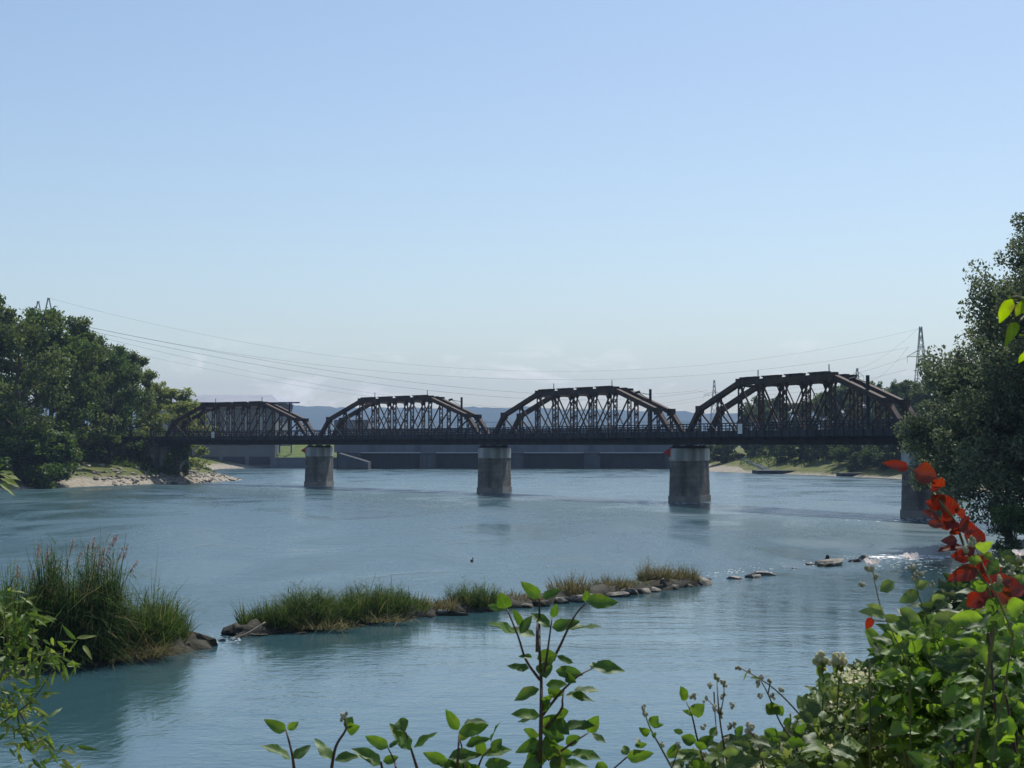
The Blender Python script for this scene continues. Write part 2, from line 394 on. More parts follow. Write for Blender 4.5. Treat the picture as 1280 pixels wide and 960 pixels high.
# ------------------------------------------------------------------ camera, sun, sky
cam = bpy.data.cameras.new('camera'); co = bpy.data.objects.new('camera', cam); col.objects.link(co)
cam.sensor_width = 36; cam.lens = F / 1280 * 36; cam.clip_end = 30000; cam.clip_start = .1
co.location = (0, 0, EYE); co.rotation_euler = (R(90) + PITCH, 0, 0)
cam.dof.use_dof = True; cam.dof.focus_distance = 90; cam.dof.aperture_fstop = 28
scn.camera = co
SUN_EL, SUN_AZ = 57, 28          # azimuth to the right of straight ahead
sd = Vector((math.sin(R(SUN_AZ))*math.cos(R(SUN_EL)), math.cos(R(SUN_AZ))*math.cos(R(SUN_EL)), math.sin(R(SUN_EL))))
sl = bpy.data.lights.new('sun', 'SUN'); so = bpy.data.objects.new('sun', sl); col.objects.link(so)
sl.energy = 4.6; sl.angle = R(.53); sl.color = (1, .95, .87)
so.rotation_euler = sd.to_track_quat('Z', 'Y').to_euler(); so.location = (0, 0, 60)

w = bpy.data.worlds.new('World'); scn.world = w; w.use_nodes = True
nt = w.node_tree; nt.nodes.clear()
wo = N(nt, 'ShaderNodeOutputWorld'); bg = N(nt, 'ShaderNodeBackground'); bg.inputs[1].default_value = .114
sky = N(nt, 'ShaderNodeTexSky'); sky.sky_type = 'NISHITA'; sky.sun_disc = False
sky.sun_elevation = R(SUN_EL); sky.sun_rotation = R(SUN_AZ); sky.air_density = 1.12; sky.dust_density = 1.0; sky.ozone_density = 1.7; sky.altitude = 300
tc = N(nt, 'ShaderNodeTexCoord'); sp = N(nt, 'ShaderNodeSeparateXYZ'); nt.links.new(tc.outputs['Generated'], sp.inputs[0])
mp = N(nt, 'ShaderNodeMapping'); mp.inputs['Scale'].default_value = (13, 13, 34); mp.inputs['Location'].default_value = (3.1, 1.7, .2); nt.links.new(tc.outputs['Generated'], mp.inputs[0])
cn = N(nt, 'ShaderNodeTexNoise', i_Scale=1.0, i_Detail=9, i_Roughness=.66, i_Distortion=.5); nt.links.new(mp.outputs[0], cn.inputs['Vector'])
band = ramp(nt, [(.01, (.3,.3,.3)), (.03, (1,1,1)), (.05, (.8,.8,.8)), (.072, (0,0,0))]); nt.links.new(sp.outputs[2], band.inputs[0])
cr = ramp(nt, [(.52, (0,0,0)), (.64, (1,1,1))]); nt.links.new(cn.outputs[0], cr.inputs[0])
mu = N(nt, 'ShaderNodeMath', operation='MULTIPLY'); nt.links.new(band.outputs[0], mu.inputs[0]); nt.links.new(cr.outputs[0], mu.inputs[1])
mu2 = N(nt, 'ShaderNodeMath', operation='MULTIPLY'); nt.links.new(mu.outputs[0], mu2.inputs[0]); mu2.inputs[1].default_value = .5
mx = N(nt, 'ShaderNodeMix', data_type='RGBA'); nt.links.new(mu2.outputs[0], mx.inputs[0]); nt.links.new(sky.outputs[0], mx.inputs[6]); mx.inputs[7].default_value = (12, 11.4, 11.2, 1)
nt.links.new(mx.outputs[2], bg.inputs[0]); nt.links.new(bg.outputs[0], wo.inputs[0])
scn.view_settings.view_transform = 'Standard'; scn.view_settings.look = 'None'; scn.view_settings.gamma = 1; scn.view_settings.exposure = .15
scn.cycles.use_denoising = True
scn.cycles.max_bounces = 6; scn.cycles.diffuse_bounces = 3; scn.cycles.transmission_bounces = 4; scn.cycles.volume_bounces = 0
scn.cycles.sample_clamp_indirect = 4

# ------------------------------------------------------------------ ground, river, hills
RIVER = np.array([(-60,13),(-20,12.5),(12,12),(19,16),(25,40),(28,60),(27.2,84),(29.5,91),(38,96),(47,108),(54,135),(60,180),(67,240),(71.5,285),(61,322),(52,344),(46.5,361),(49,390),(49,560),
                  (-64,560),(-64,415),(-76,402),(-76,325),(-66,300),(-55,286),(-48.5,274),(-49,267),(-51.5,254),(-60,240),(-71,214),(-80,195),(-110,140),(-110,60)], float)
def river_dist(X, Y):
    """signed distance to the shore, positive on land"""
    P = np.stack([X, Y], -1); best = np.full(X.shape, 1e9); inside = np.zeros(X.shape, bool)
    n = len(RIVER)
    for i in range(n):
        a, b = RIVER[i], RIVER[(i+1) % n]
        ab = b - a; t = np.clip(((P - a) @ ab) / (ab @ ab), 0, 1)
        d = np.linalg.norm(P - (a + t[..., None]*ab), axis=-1); best = np.minimum(best, d)
        c = ((a[1] > Y) != (b[1] > Y)) & (X < (b[0]-a[0])*(Y-a[1])/((b[1]-a[1])+1e-12)+a[0]); inside ^= c
    return np.where(inside, -best, best)
def wob(X, Y, s, seed=0):
    return (np.sin(X*s+seed)*np.cos(Y*s*1.3+seed*2) + .5*np.sin(X*s*2.3+Y*s*1.9+seed*3) + .25*np.sin(X*s*5.1-Y*s*4.3+seed))/1.75
def ground_h(X, Y):
    X = np.asarray(X, float); Y = np.asarray(Y, float)
    s = river_dist(X, Y) + wob(X, Y, .35, 1)*.7
    left = np.interp(s, [-12,-1,0,4,8,13,22,40], [-2.5,-.3,0,1.15,2.3,3.3,4.0,4.8])
    right = np.interp(s, [-12,-1,0,3,16,24,60], [-2.5,-.3,0,.8,4.2,5.0,5.6])
    near = np.interp(s, [-12,-1,0,3,8,12.5,20], [-2.5,-.3,0,1.2,3.2,4.65,4.8])
    spit = np.interp(s, [-12,-1,0,1.5,4,10,25], [-2.5,-.3,0,1.3,1.7,2.2,4.5])
    h = np.where(X < 0, left, right)
    wn = np.clip((34 - Y)/12, 0, 1); h = h*(1-wn) + near*wn
    ws = np.clip(1-np.abs(Y-85)/40, 0, 1)*(X > 0); h = h*(1-ws) + spit*ws
    far = np.clip((np.hypot(X, Y)-600)/600, 0, 1)
    h = h + wob(X, Y, .8, 2)*.12*np.clip(s, 0, 1)*(1-np.clip((20-Y)/10, 0, .8))
    return h*(1-far) + 4.0*far
def gh(x, y): return float(ground_h(np.array([x]), np.array([y]))[0])
xs = np.concatenate([np.array([-6000,-3500,-2000,-1200,-700,-450,-300,-220,-170,-140]), np.arange(-120,121,2.0), np.array([140,170,220,300,450,700,1200,2000,3500,6000])])
ys = np.concatenate([np.array([-400,-200,-100,-50,-30,-20]), np.arange(-10,440,2.0), np.array([450,470,500,540,600,700,900,1300,2000,3000,4500,5700])])
GX, GY = np.meshgrid(xs, ys)
GZ = ground_h(GX, GY)
nx, ny = len(xs), len(ys)
idx = np.arange(nx*ny).reshape(ny, nx)
fc = np.stack([idx[:-1,:-1], idx[:-1,1:], idx[1:,1:], idx[1:,:-1]], -1).reshape(-1, 4)
tag(link('ground', np_mesh('ground', np.stack([GX,GY,GZ],-1).reshape(-1,3), fc, True), M['ground']), kind='structure')
wm = MB(); wm.add([(-130,8,0),(110,8,0),(110,560,0),(-130,560,0)], [(0,1,2,3)])
tag(wm.build('river_water', M['water']), kind='structure')

def hills():
    px = np.array([-900,-300,0,200,345,380,420,480,540,620,700,780,840,900,1000,1150,1400,2200]); py = np.array([500,498,500,503,504,507,509.5,510.5,510,509,511,512.5,515,517,516,514,512,512])
    Yc = 5600.0
    xx = np.arange(-4300, 4600, 22.0)
    crest = EYE + (556 - np.interp(640 + F*xx/Yc, px, py))/F*Yc
    r2 = np.random.default_rng(3); crest = crest + r2.normal(0, 1.6, len(xx)) + wob(xx, xx*0, .011, 4)*5
    prof = [(-1500,.0),(-1200,.16),(-800,.45),(-400,.78),(-120,.96),(0,1.0),(60,.97),(120,.9)]
    V = []
    for dy, k in prof:
        V.append(np.stack([xx, np.full(len(xx), Yc+dy)+wob(xx, xx, .004, dy)*80*(k < 1), 2 + (crest-2)*k + wob(xx, np.full(len(xx), dy), .01, 1)*6*(0<k<1)], -1))
    V = np.concatenate(V); n = len(xx); idx = np.arange(len(V)).reshape(len(prof), n)
    f = np.stack([idx[:-1,:-1], idx[:-1,1:], idx[1:,1:], idx[1:,:-1]], -1).reshape(-1,4)
    tag(link('hills', np_mesh('hills', V, f, True), M['hill']), kind='structure')
hills()

def haze():
    m, nt, out = new_mat('haze_air')
    v = N(nt, 'ShaderNodeVolumePrincipled'); v.inputs['Color'].default_value = (.5, .68, 1, 1); v.inputs['Density'].default_value = HAZE; v.inputs['Anisotropy'].default_value = 0.0
    nt.links.new(v.outputs[0], out.inputs['Volume'])
    b = MB(); b.box(-6300, 6300, -600, 5900, -4, 240)
    tag(b.build('haze', m), kind='stuff')
HAZE = .00016
haze()

# ------------------------------------------------------------------ railway bridge
Pp = [Vector(p) for p in ((-59.7,256.5),(-30.4,230.9),(-3.5,199.5),(18.2,166.6),(34.5,131.0),(50.2,96.0))]
tan = [(Pp[i+1]-Pp[i]).normalized() for i in range(5)]
P = [Pp[i] + tan[min(i,4)]*.6 for i in range(6)]
L0, WID, SKEW = 39.2, 5.0, 3.8
FR = [.025,.1,.2,.3,.4,.5,.6,.7,.8,.9,.975]
XN = [f*L0 for f in FR]
ZT, ZK = 6.35, 3.75
ZN = [.55, ZK, (ZK+ZT)/2, ZT, ZT, ZT, ZT, ZT, (ZK+ZT)/2, ZK, .55]

def lattice_post(x, z0, z1, wid=.5):
    b = MB(); h = wid/2
    for s in (-1, 1):
        b.box(x+s*h-.05, x+s*h+.05, -.06, .06, z0, z1)
    n = max(2, int((z1-z0)/.62)); dz = (z1-z0)/n
    for k in range(n):
        a, c = z0+k*dz, z0+(k+1)*dz
        b.bar((x-h, -.03, a), (x+h, -.03, c), .05, .06); b.bar((x+h, .03, a), (x-h, .03, c), .05, .06)
        if k and k % 4 == 0: b.box(x-h+.045, x+h-.045, -.055, .055, a-.12, a+.12)
    return b

def make_truss(parent, y, dx):
    base = MB()
    base.box(XN[0]-.4, XN[-1]+.4, -.22, .22, .3, .85)
    for i in range(1, 10):                               # gusset plates
        base.box(XN[i]-.36, XN[i]+.36, -.1, .1, .85, 1.35)
    t = base.build('truss', M['steel'], parent); t.location = (dx, y, 0)
    c = MB(); pts = [(XN[i], 0, ZN[i]) for i in range(11)]
    for i in range(1, 9):
        c.bar(pts[i], pts[i+1], .5, .52, (0,0,1))
    for i in (1, 3, 7, 9):                               # node caps stick up a little
        x, z = XN[i], ZN[i]; c.box(x-.42, x+.42, -.3, .3, z-.42, z+.4)
    for i in range(2, 9):
        c.box(XN[i]-.36, XN[i]+.36, -.1, .1, ZN[i]-.6, ZN[i]-.2)
    for i in range(3, 7):                                # raised cover plates over the level chord
        a, b2 = XN[i], XN[i+1]
        c.box(a+.3, b2-.75, -.3, .3, ZT+.4, ZT+.52)
        for xx in (a+.5, a+1.6, b2-1.5): c.box(xx, xx+.75, -.24, .24, ZT+.262, ZT+.398)
    c.build('top_chord', M['steel'], t)
    for a, b2 in ((0, 1), (10, 9)):
        e = MB(); e.bar(pts[a], pts[b2], .5, .5, (0,0,1)); e.build('end_post', M['steel'], t)
    for i in range(1, 10):
        lattice_post(XN[i], .86, ZN[i]-.27, .64 if i not in (1, 9) else .36).build('lattice_post', M['steel'], t)
    for i in range(1, 9):                                # diagonals fall towards midspan; crossed in the middle panels
        lo, hi = (i+1, i) if i < 5 else (i, i+1)
        d = MB()
        d.bar((XN[hi], .1, ZN[hi]-.3), (XN[lo], .1, .8), .08, .2, (0,0,1))
        d.build('diagonal', M['steel'], t)
        if i in (3, 4, 5, 6):
            d = MB(); d.bar((XN[lo], 0, ZN[lo]-.3), (XN[hi], 0, .8), .08, .1, (0,0,1)); d.build('diagonal', M['steel'], t)
    return t

def railing(name, parent, y, x0, x1, z0, h, dx, step=1.4):
    b = MB()
    n = int((x1-x0)/step)
    for k in range(n+1):
        x = x0+(x1-x0)*k/n+dx; b.box(x-.045, x+.045, y-.035, y+.035, z0, z0+h)
    for zz, t in ((h, .08), (h*.66, .045), (h*.33, .045)):
        b.box(x0+dx, x1+dx, y-.03-t/2, y+.03+t/2, z0+zz-t, z0+zz+t*.4)
    return b.build(name, M['rail'], parent)

def make_span():
    root = empty('truss_span')
    make_truss(root, 0, 0); make_truss(root, WID, -SKEW)
    # deck: stringers and cross girders under an open floor, skewed in plan
    d = MB()
    def para(y0, y1, z0, z1, x0=-.45, x1=L0+.45):
        sx = lambda y: -SKEW*y/WID
        d.add([(x0+sx(y0),y0,z0),(x1+sx(y0),y0,z0),(x1+sx(y1),y1,z0),(x0+sx(y1),y1,z0),(x0+sx(y0),y0,z1),(x1+sx(y0),y0,z1),(x1+sx(y1),y1,z1),(x0+sx(y1),y1,z1)],
              [(0,3,2,1),(4,5,6,7),(0,1,5,4),(1,2,6,5),(2,3,7,6),(3,0,4,7)])
    para(.3, WID-.3, .55, .95)
    for yy in (-.28, WID+.06): para(yy, yy+.2, .0, .84)
    for yy in (1.4, 3.4): para(yy, yy+.25, .05, .53)
    for i in range(0, 11):
        x = XN[i]; d.bar((x-.02, -.05, .27), (x-.02-SKEW, WID+.03, .27), .28, .44)
    d.build('deck', M['steel_dark'], root)
    tr = MB()
    for yy in (1.8, 3.2): tr.add(*_railbar(yy))
    tr.build('track', M['steel_dark'], root)
    f = MB()
    f.box(-.3, L0+.3, -1.42, -1.36, .78, 1.42)
    f.box(-.3, L0+.3, -1.36, -.4, 1.3, 1.38)
    n = 28
    for k in range(n+1):
        x = L0*k/n; f.box(x-.07, x+.07, -1.52, -1.422, .7, 1.45)
        if k % 2 == 0: f.bar((x, -1.33, .95), (x, -.3, .5), .08, .1)
    f.build('walkway', M['fascia'], root)
    railing('railing', root, -1.39, 0, L0, 1.42, .78, 0, .7)
    railing('railing', root, WID+.5, 0, L0, .95, 1.15, -SKEW)
    s = MB()                                              # sway frames between the two trusses
    for i in range(3, 8):
        a, c = Vector((XN[i], 0, ZT-.25)), Vector((XN[i]-SKEW, WID, ZT-.25))
        s.bar(a, c, .22, .3)
        for q, r2 in ((a, c), (c, a)):
            e = q.lerp(r2, .22); s.bar(q+Vector((0,0,-1.2)), e+Vector((0,0,-.1)), .1, .12)
    for i in range(3, 7):                                 # top laterals
        a, c = Vector((XN[i], 0, ZT-.1)), Vector((XN[i+1]-SKEW, WID, ZT-.1)); s.bar(a, c, .1, .1)
        a, c = Vector((XN[i+1], 0, ZT-.22)), Vector((XN[i]-SKEW, WID, ZT-.22)); s.bar(a, c, .1, .1)
    s.build('sway_bracing', M['steel'], root)
    for i in (4, 7):                                      # slim insulator posts on the near chord
        pn = MB(); pn.tube([(XN[i]-.5, -.1, ZT+.26), (XN[i]-.5, -.1, ZT+1.15)], .05, 6)
        pn.build('insulator_post', M['rail'], root)
    return root
def _railbar(yy):
    sx = -SKEW*yy/WID; b = MB(); b.box(-.3+sx, L0+.3+sx, yy-.05, yy+.05, .955, 1.1); return b.v, b.f

SPAN_LABEL = ['rusty truss span landing on the wooded beach bank in front of the power house roof',
              'rusty truss span between the two farthest river piers, in front of the grey dam wing',
              'rusty truss span over the middle of the river, with blue hills showing through it',
              'largest looking rusty truss span, ending at the willow, with green trees showing through it',
              'truss span almost hidden behind the big willow, landing on the near bank']
proto = make_span()
for k in range(5):
    o = proto if k == 0 else copy_tree(proto)
    a, b2 = P[k], P[k+1]
    o.location = (a.x, a.y, EYE + .006*(k % 2)); o.rotation_euler = (0, 0, math.atan2(b2.y-a.y, b2.x-a.x))
    o.scale = ((b2-a).length/L0, 1, 1)
    tag(o, SPAN_LABEL[k], 'bridge span', 'truss spans of the railway bridge')

def stadium(b, W, Ls, z0, z1, k0=1.0, k1=1.0, n=10, rings=1):
    vs = []
    for r in range(rings+1):
        u = r/rings; z = z0+(z1-z0)*u; k = k0+(k1-k0)*u
        for s in (1, -1):
            for i in range(n+1):
                t = -math.pi/2*s + 0 if False else (math.pi*i/n)
                ang = t if s == 1 else t+math.pi
                vs.append((math.cos(ang)*W/2*k, math.sin(ang)*W/2*k + s*Ls/2, z))
    m = 2*(n+1); fs = []
    for r in range(rings):
        for i in range(m): fs.append((r*m+i, r*m+(i+1)%m, (r+1)*m+(i+1)%m, (r+1)*m+i))
    fs.append(tuple(range(m))[::-1]); fs.append(tuple(range(rings*m, rings*m+m)))
    b.add(vs, fs)
PIER_LABEL = ['stone bridge pier with pale concrete cap standing nearest the wooded beach',
              'stone bridge pier with pale concrete cap standing in mid-river',
              'stone bridge pier with pale concrete cap and a red sign beside its top',
              'stone bridge pier half covered by the overhanging willow']
pr = empty('bridge_pier')
PW, PL = 3.0, 4.2
b = MB(); stadium(b, PW, PL, -2, 4.55, 1.15, 1.02, 10, 4); b.build('shaft', M['pier_stone'], pr, False)
b = MB(); stadium(b, PW, PL, -2, .7, 1.17, 1.16, 10, 1); b.build('footing', M['tide'], pr, False)
b = MB(); stadium(b, PW, PL, 4.553, 5.78, 1.07, 1.07, 12, 1); stadium(b, PW, PL, 5.782, 5.9, 1.0, 1.0, 12); b.build('cap', M['concrete'], pr, False)
for yy in (-2.3, 2.3):  # bearings, widened in dark steel to stand in for shade above the cap
    b = MB(); b.box(-1.3, 1.3, yy-.5, yy+.5, 5.902, 6.06); b.box(-1.15, 1.1, yy-.35, yy+.35, 6.062, 6.2)
    for xx in (-.8, .75): b.box(xx-.3, xx+.3, yy-.3, yy+.3, 6.202, 6.29)
    b.build('bearing', M['steel_dark'], pr)
PC = []
for k in range(1, 5):
    tg = (tan[k-1] + tan[min(k,4)]).normalized(); nr = Vector((-tg.y, tg.x)); off = nr*WID - tg*SKEW
    c = P[k] + off*.5; PC.append((c, off))
    o = pr if k == 1 else copy_tree(pr)
    o.location = (c.x, c.y, 0); o.rotation_euler = (0, 0, math.atan2(off.y, off.x)-math.pi/2)
    tag(o, PIER_LABEL[k-1], 'bridge pier', 'piers of the railway bridge')
# abutment and approach on the wooded bank
ab = empty('bridge_abutment', (P[0].x, P[0].y, 0), math.atan2(tan[0].y, tan[0].x))
b = MB(); b.box(-1.2, .5, -.6, 5.6, -1, 5.85); b.box(-14, -1.202, -.5, 5.5, 4.5, 7.2); b.build('wall', M['pier_stone'], ab)
b = MB(); b.box(-14, -.6, -.9, 5.2, 7.203, 7.75); b.build('parapet', M['steel_dark'], ab)
tag(ab, 'concrete bridge abutment in the shade of the trees above the beach', 'abutment')
ab = empty('bridge_abutment', (P[5].x, P[5].y, 0), math.atan2(tan[4].y, tan[4].x))
b = MB(); b.box(-.5, 3.5, -1.9, 5.6, -1, 5.85); b.box(3.502, 24, -1.8, 5.5, -1, 7.2); b.build('wall', M['concrete'], ab)
tag(ab, 'concrete bridge abutment on the bank behind the big willow', 'abutment')

def mast(px, ytop, k, label, dx):
    c, off = (PC[k-1][0], PC[k-1][1])
    p = P[k] + off*1.12
    # slide along the pier line until it stands under its photo column
    Z = p.y; X = (px-640)/F*Z
    zt = EYE + (556-ytop)/F*Z
    r = empty('catenary_mast', (X, Z, EYE+.9))
    b = MB(); b.box(-.14, .14, -.14, .14, 0, zt-EYE-.9); b.build('pole', M['rail'], r)
    b = MB(); b.bar((-.14, 0, zt-EYE-1.5), (-1.6, -.4, zt-EYE-1.25), .06); b.bar((-.14, 0, zt-EYE-2.1), (-1.3, -.3, zt-EYE-1.32), .05); b.tube([(-1.75,-.4,zt-EYE-1.32),(-1.2,-.4,zt-EYE-1.18)], .14, 8)
    b.build('arm', M['rail'], r)
    tag(r, label, 'catenary mast', 'catenary masts behind the trusses')
mast(362, 503, 1, 'dark catenary mast rising behind the end of the span by the power house', 0)
mast(577, 496.5, 2, 'dark catenary mast rising above the mid-river pier', 0)
mast(813, 486.5, 3, 'dark catenary mast rising above the pier with the red sign', 0)
mast(1085, 469, 4, 'tallest looking catenary mast, rising beside the willow', 0)

def span_pt(k, s, y, z):
    a, b2 = P[k], P[k+1]; t = (b2-a).normalized(); n = Vector((-t.y, t.x)); q = a.lerp(b2, s) + n*y
    return Vector((q.x, q.y, z))
for k, s, lab in ((0, .42, 'small white board on the railing in front of the power house'), (3, .36, 'small white board on the railing under the green trees')):
    q = span_pt(k, s, -1.55, EYE+1.1); t = tan[k]
    r = empty('railing_board', q, math.atan2(t.y, t.x)); b = MB(); b.box(-.38, .38, -.05, .0, 0, 1.0); o = b.build('board', M['white_sign'], r)
    b = MB(); b.box(-.05, .05, .003, .09, .1, .9); b.build('bracket', M['rail'], r)
    tag(r, lab, 'board')
for k, lab in ((0, 'small dark red board at the shoulder of the pier nearest the beach'), (2, 'bright red board at the shoulder of a bridge pier')):
    c, off = PC[k]; u = off.normalized(); n = Vector((-u.y, u.x))*-1
    q = c - u*2.6 + Vector((-1, 0))*1.7
    r = empty('channel_sign', (q.x, q.y, 4.9)); b = MB()
    vs = [(-.42,-.04,.55),(.4,-.04,1.1),(.4,-.04,.0),(-.42,.0,.55),(.4,.0,1.1),(.4,.0,.0)]
    b.add(vs, [(0,2,1),(3,4,5),(0,1,4,3),(1,2,5,4),(2,0,3,5)]); b.build('board', M['red_sign'], r)
    b = MB(); b.bar((.36, .04, .3), (.75, .3, .3), .08); b.bar((.36, .04, .8), (.75, .3, .8), .08); b.build('bracket', M['rail'], r)
    tag(r, lab, 'channel sign')

# ------------------------------------------------------------------ dam and power house
def X_at(px, Z): return (px-640)/F*Z
dam = empty('river_dam', (0, 400, 0))
ZD = 400
b = MB(); b.box(-47, 49, 2.0, 12, 4.3, 10.6); b.box(-47, -38, 1.5, 12, 10.602, 12.9); 
for x in np.arange(-36, 49, 6.0): b.box(x-.18, x+.18, 1.82, 1.998, 4.5, 10.5)
b.box(-46.8, 48.8, 1.75, 1.997, 9.6, 10.0); b.build('road_beam', M['dam'], dam)
b = MB(); b.box(-43, 49, 1.4, 1.99, 4.1, 4.36); b.build('edge_strip', M['dam_line'], dam)
b = MB()
for x in np.arange(-37, 49.1, 2.0): b.box(x-.07, x+.07, 2.2, 2.34, 10.6, 12.2)
b.box(-38, 49, 2.2, 2.32, 12.2, 12.36); b.box(-38, 49, 2.21, 2.29, 11.35, 11.43); b.build('railing', M['dam_line'], dam)
for px in (440, 535, 645, 740, 842):
    x = X_at(px, ZD); b = MB()
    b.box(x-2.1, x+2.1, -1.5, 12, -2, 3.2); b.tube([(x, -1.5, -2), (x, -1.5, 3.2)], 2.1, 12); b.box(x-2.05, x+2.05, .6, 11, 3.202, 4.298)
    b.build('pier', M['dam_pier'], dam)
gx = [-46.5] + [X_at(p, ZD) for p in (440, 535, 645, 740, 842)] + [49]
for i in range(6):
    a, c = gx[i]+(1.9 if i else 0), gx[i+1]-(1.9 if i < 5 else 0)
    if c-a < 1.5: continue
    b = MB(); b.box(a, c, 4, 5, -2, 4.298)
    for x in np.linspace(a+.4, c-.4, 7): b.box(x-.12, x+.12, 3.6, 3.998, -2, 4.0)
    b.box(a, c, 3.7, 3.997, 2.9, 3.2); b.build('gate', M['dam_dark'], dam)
b = MB()                                                   # sloping wing wall with steps
xa, xc = X_at(424, 390), X_at(461, 390)
b.add([(xa,-12,-2),(xc,-12,-2),(xc,-2,-2),(xa,-2,-2),(xa,-12,4.2),(xc,-12,1.9),(xc,-2,1.9),(xa,-2,4.2)], [(0,3,2,1),(4,5,6,7),(0,1,5,4),(1,2,6,5),(2,3,7,6),(3,0,4,7)])
b.build('wing_wall', M['dam_pier'], dam)
tag(dam, 'long grey river dam with dark gates behind the bridge', 'dam')

ph = empty('power_house', (-82, 420, 0))
b = MB(); b.box(-22, 16.6, 0, 26, -1, 16.8); b.box(-22, 18, -9, -.01, -1, 6.6); b.build('wall', M['house'], ph)
b = MB(); b.box(-24, 17.6, -1.6, 27, 16.803, 18.0); b.build('eaves', M['eaves'], ph)
b = MB(); b.add([(-25,-2.4,18.0),(18.2,-2.4,18.0),(18.2,28,18.0),(-25,28,18.0),(-23,4,20.2),(15.0,4,20.2),(15.0,24,20.2),(-23,24,20.2)], [(0,3,2,1),(4,5,6,7),(0,1,5,4),(1,2,6,5),(2,3,7,6),(3,0,4,7)])
b.build('roof', M['roof'], ph)
for i in range(8):
    x = -20+i*4.5; b = MB(); b.box(x, x+2.4, -.12, -.003, 8.0, 15.5)
    for zz in (10, 12, 14): b.box(x-.03, x+2.43, -.16, -.121, zz, zz+.12)
    b.build('window', M['glass'], ph)
for i in range(3):
    x = -3+i*7.0; b = MB(); b.box(x, x+5.9, -9.25, -9.003, .9, 3.1); b.build('intake', M['dam_dark'], ph)
b = MB(); b.box(-22, 18, -9.3, -9.002, 6.1, 6.5); b.build('edge_strip', M['dam'], ph)
tag(ph, 'flat grey roofed power house behind the trees and the first truss span', 'power house')
gc = empty('gantry_crane', (-62.2, 415, 0)); b = MB()
for x in (-1.2, 2.0):
    b.box(x-.18, x+.18, -.18, .18, 4, 17.6)
b.box(-1.6, 4.2, -.2, .2, 17.602, 18.0); b.build('frame', M['blue_steel'], gc)
b = MB()
for z in (6, 10, 14): b.bar((-1.2,.0,z), (2.0,.0,z+4), .2); b.box(-.94, 1.74, -.1, .1, z, z+.25)
b.build('bracing', M['blue_steel'], gc)
tag(gc, 'blue steel gantry standing at the end of the power house', 'gantry')
fw = empty('flood_wall', (-58, 409, 0)); b = MB(); b.box(-7, 12, 0, 1.2, -2, 2.6); b.build('wall', M['dam'], fw)
b = MB(); b.box(-7.2, 12.2, -.15, 1.35, 2.603, 2.9); b.build('coping', M['dam'], fw)
tag(fw, 'low grey flood wall under the grass triangle beside the dam', 'flood wall')
gm = MB(); gm.add([(-65,411,2.6),(-46,411,2.6),(-49,425,6.6),(-64,425,6.6),(-49,440,6.6),(-64,440,6.6),(-46,440,2.6)], [(0,1,2,3),(3,2,4,5),(1,6,4,2)])
M['lawn'] = rough_mat('lawn', [(.06,.1,.02),(.1,.145,.035),(.13,.16,.05)], .5, .95, .4)
tag(gm.build('grass_slope', M['lawn']), kind='structure')
q = MB(); q.box(X_at(945,330), X_at(1014,330), 328.5, 336, -2, .75); 
qo = q.build('quay_wall', M['dam_dark']); tag(qo, 'low dark quay wall at the foot of the far grassy bank', 'quay wall')
q = MB(); q.box(X_at(1046,305), X_at(1135,305), 301, 306, -2, .7)
qo = q.build('quay_wall', M['dam_dark']); tag(qo, 'low dark quay wall beside the pier under the willow', 'quay wall')
STEPS = True

# ------------------------------------------------------------------ pylons and power lines
def pylon(px, ytop, Z, label, ztop=None, arms=((.62,.2),(.78,.15)), wid=.16, grp='lattice pylons on the skyline', head=False, zb=4):
    X = X_at(px, Z); zt = EYE + (556-ytop)/F*Z; H = zt-zb
    r = empty('power_pylon', (X, Z, zb)); b = MB()
    t = .09 + Z*.00008
    lv = [0,.18,.34,.48,.6,.7,.79,.87,.94,1]; hw = lambda u: H*.085*(1-u)**1.1 + H*.008
    for sx in (-1,1):
        for sy in (-1,1):
            for i in range(9):
                u, v = lv[i], lv[i+1]; b.bar((sx*hw(u), sy*hw(u), u*H), (sx*hw(v), sy*hw(v), v*H), t*1.3)
    for i in range(9):
        u, v = lv[i], lv[i+1]
        for s in (-1,1):
            b.bar((-hw(u), s*hw(u), u*H), (hw(v), s*hw(v), v*H), t); b.bar((hw(u), s*hw(u), u*H), (-hw(v), s*hw(v), v*H), t)
            b.bar((s*hw(u), -hw(u), u*H), (s*hw(v), hw(v), v*H), t)
    b.build('tower', M['pylon'], r)
    for u, a in arms:
        c = MB()
        for s in (-1, 1):
            e = (s*H*a, 0, u*H)
            for sy in (-1, 1):
                c.bar((s*hw(u), sy*hw(u), u*H), e, t); c.bar((s*hw(u+.05), sy*hw(u+.05), (u+.05)*H), e, t)
            c.bar(e, (e[0], 0, u*H-H*.05), t*.8)
        c.build('cross_arm', M['pylon'], r)
    tag(r, label, 'pylon', grp)
    return r
pylon(893, 475, 900, 'lattice pylon standing over the left end of the largest truss span')
pylon(1072, 460, 850, 'lattice pylon between the largest truss span and the catenary mast by the willow', arms=((.9,.08),))
pylon(1152, 408, 480, 'tall lattice pylon rising out of the willow', arms=((.52,.13),(.76,.11)))
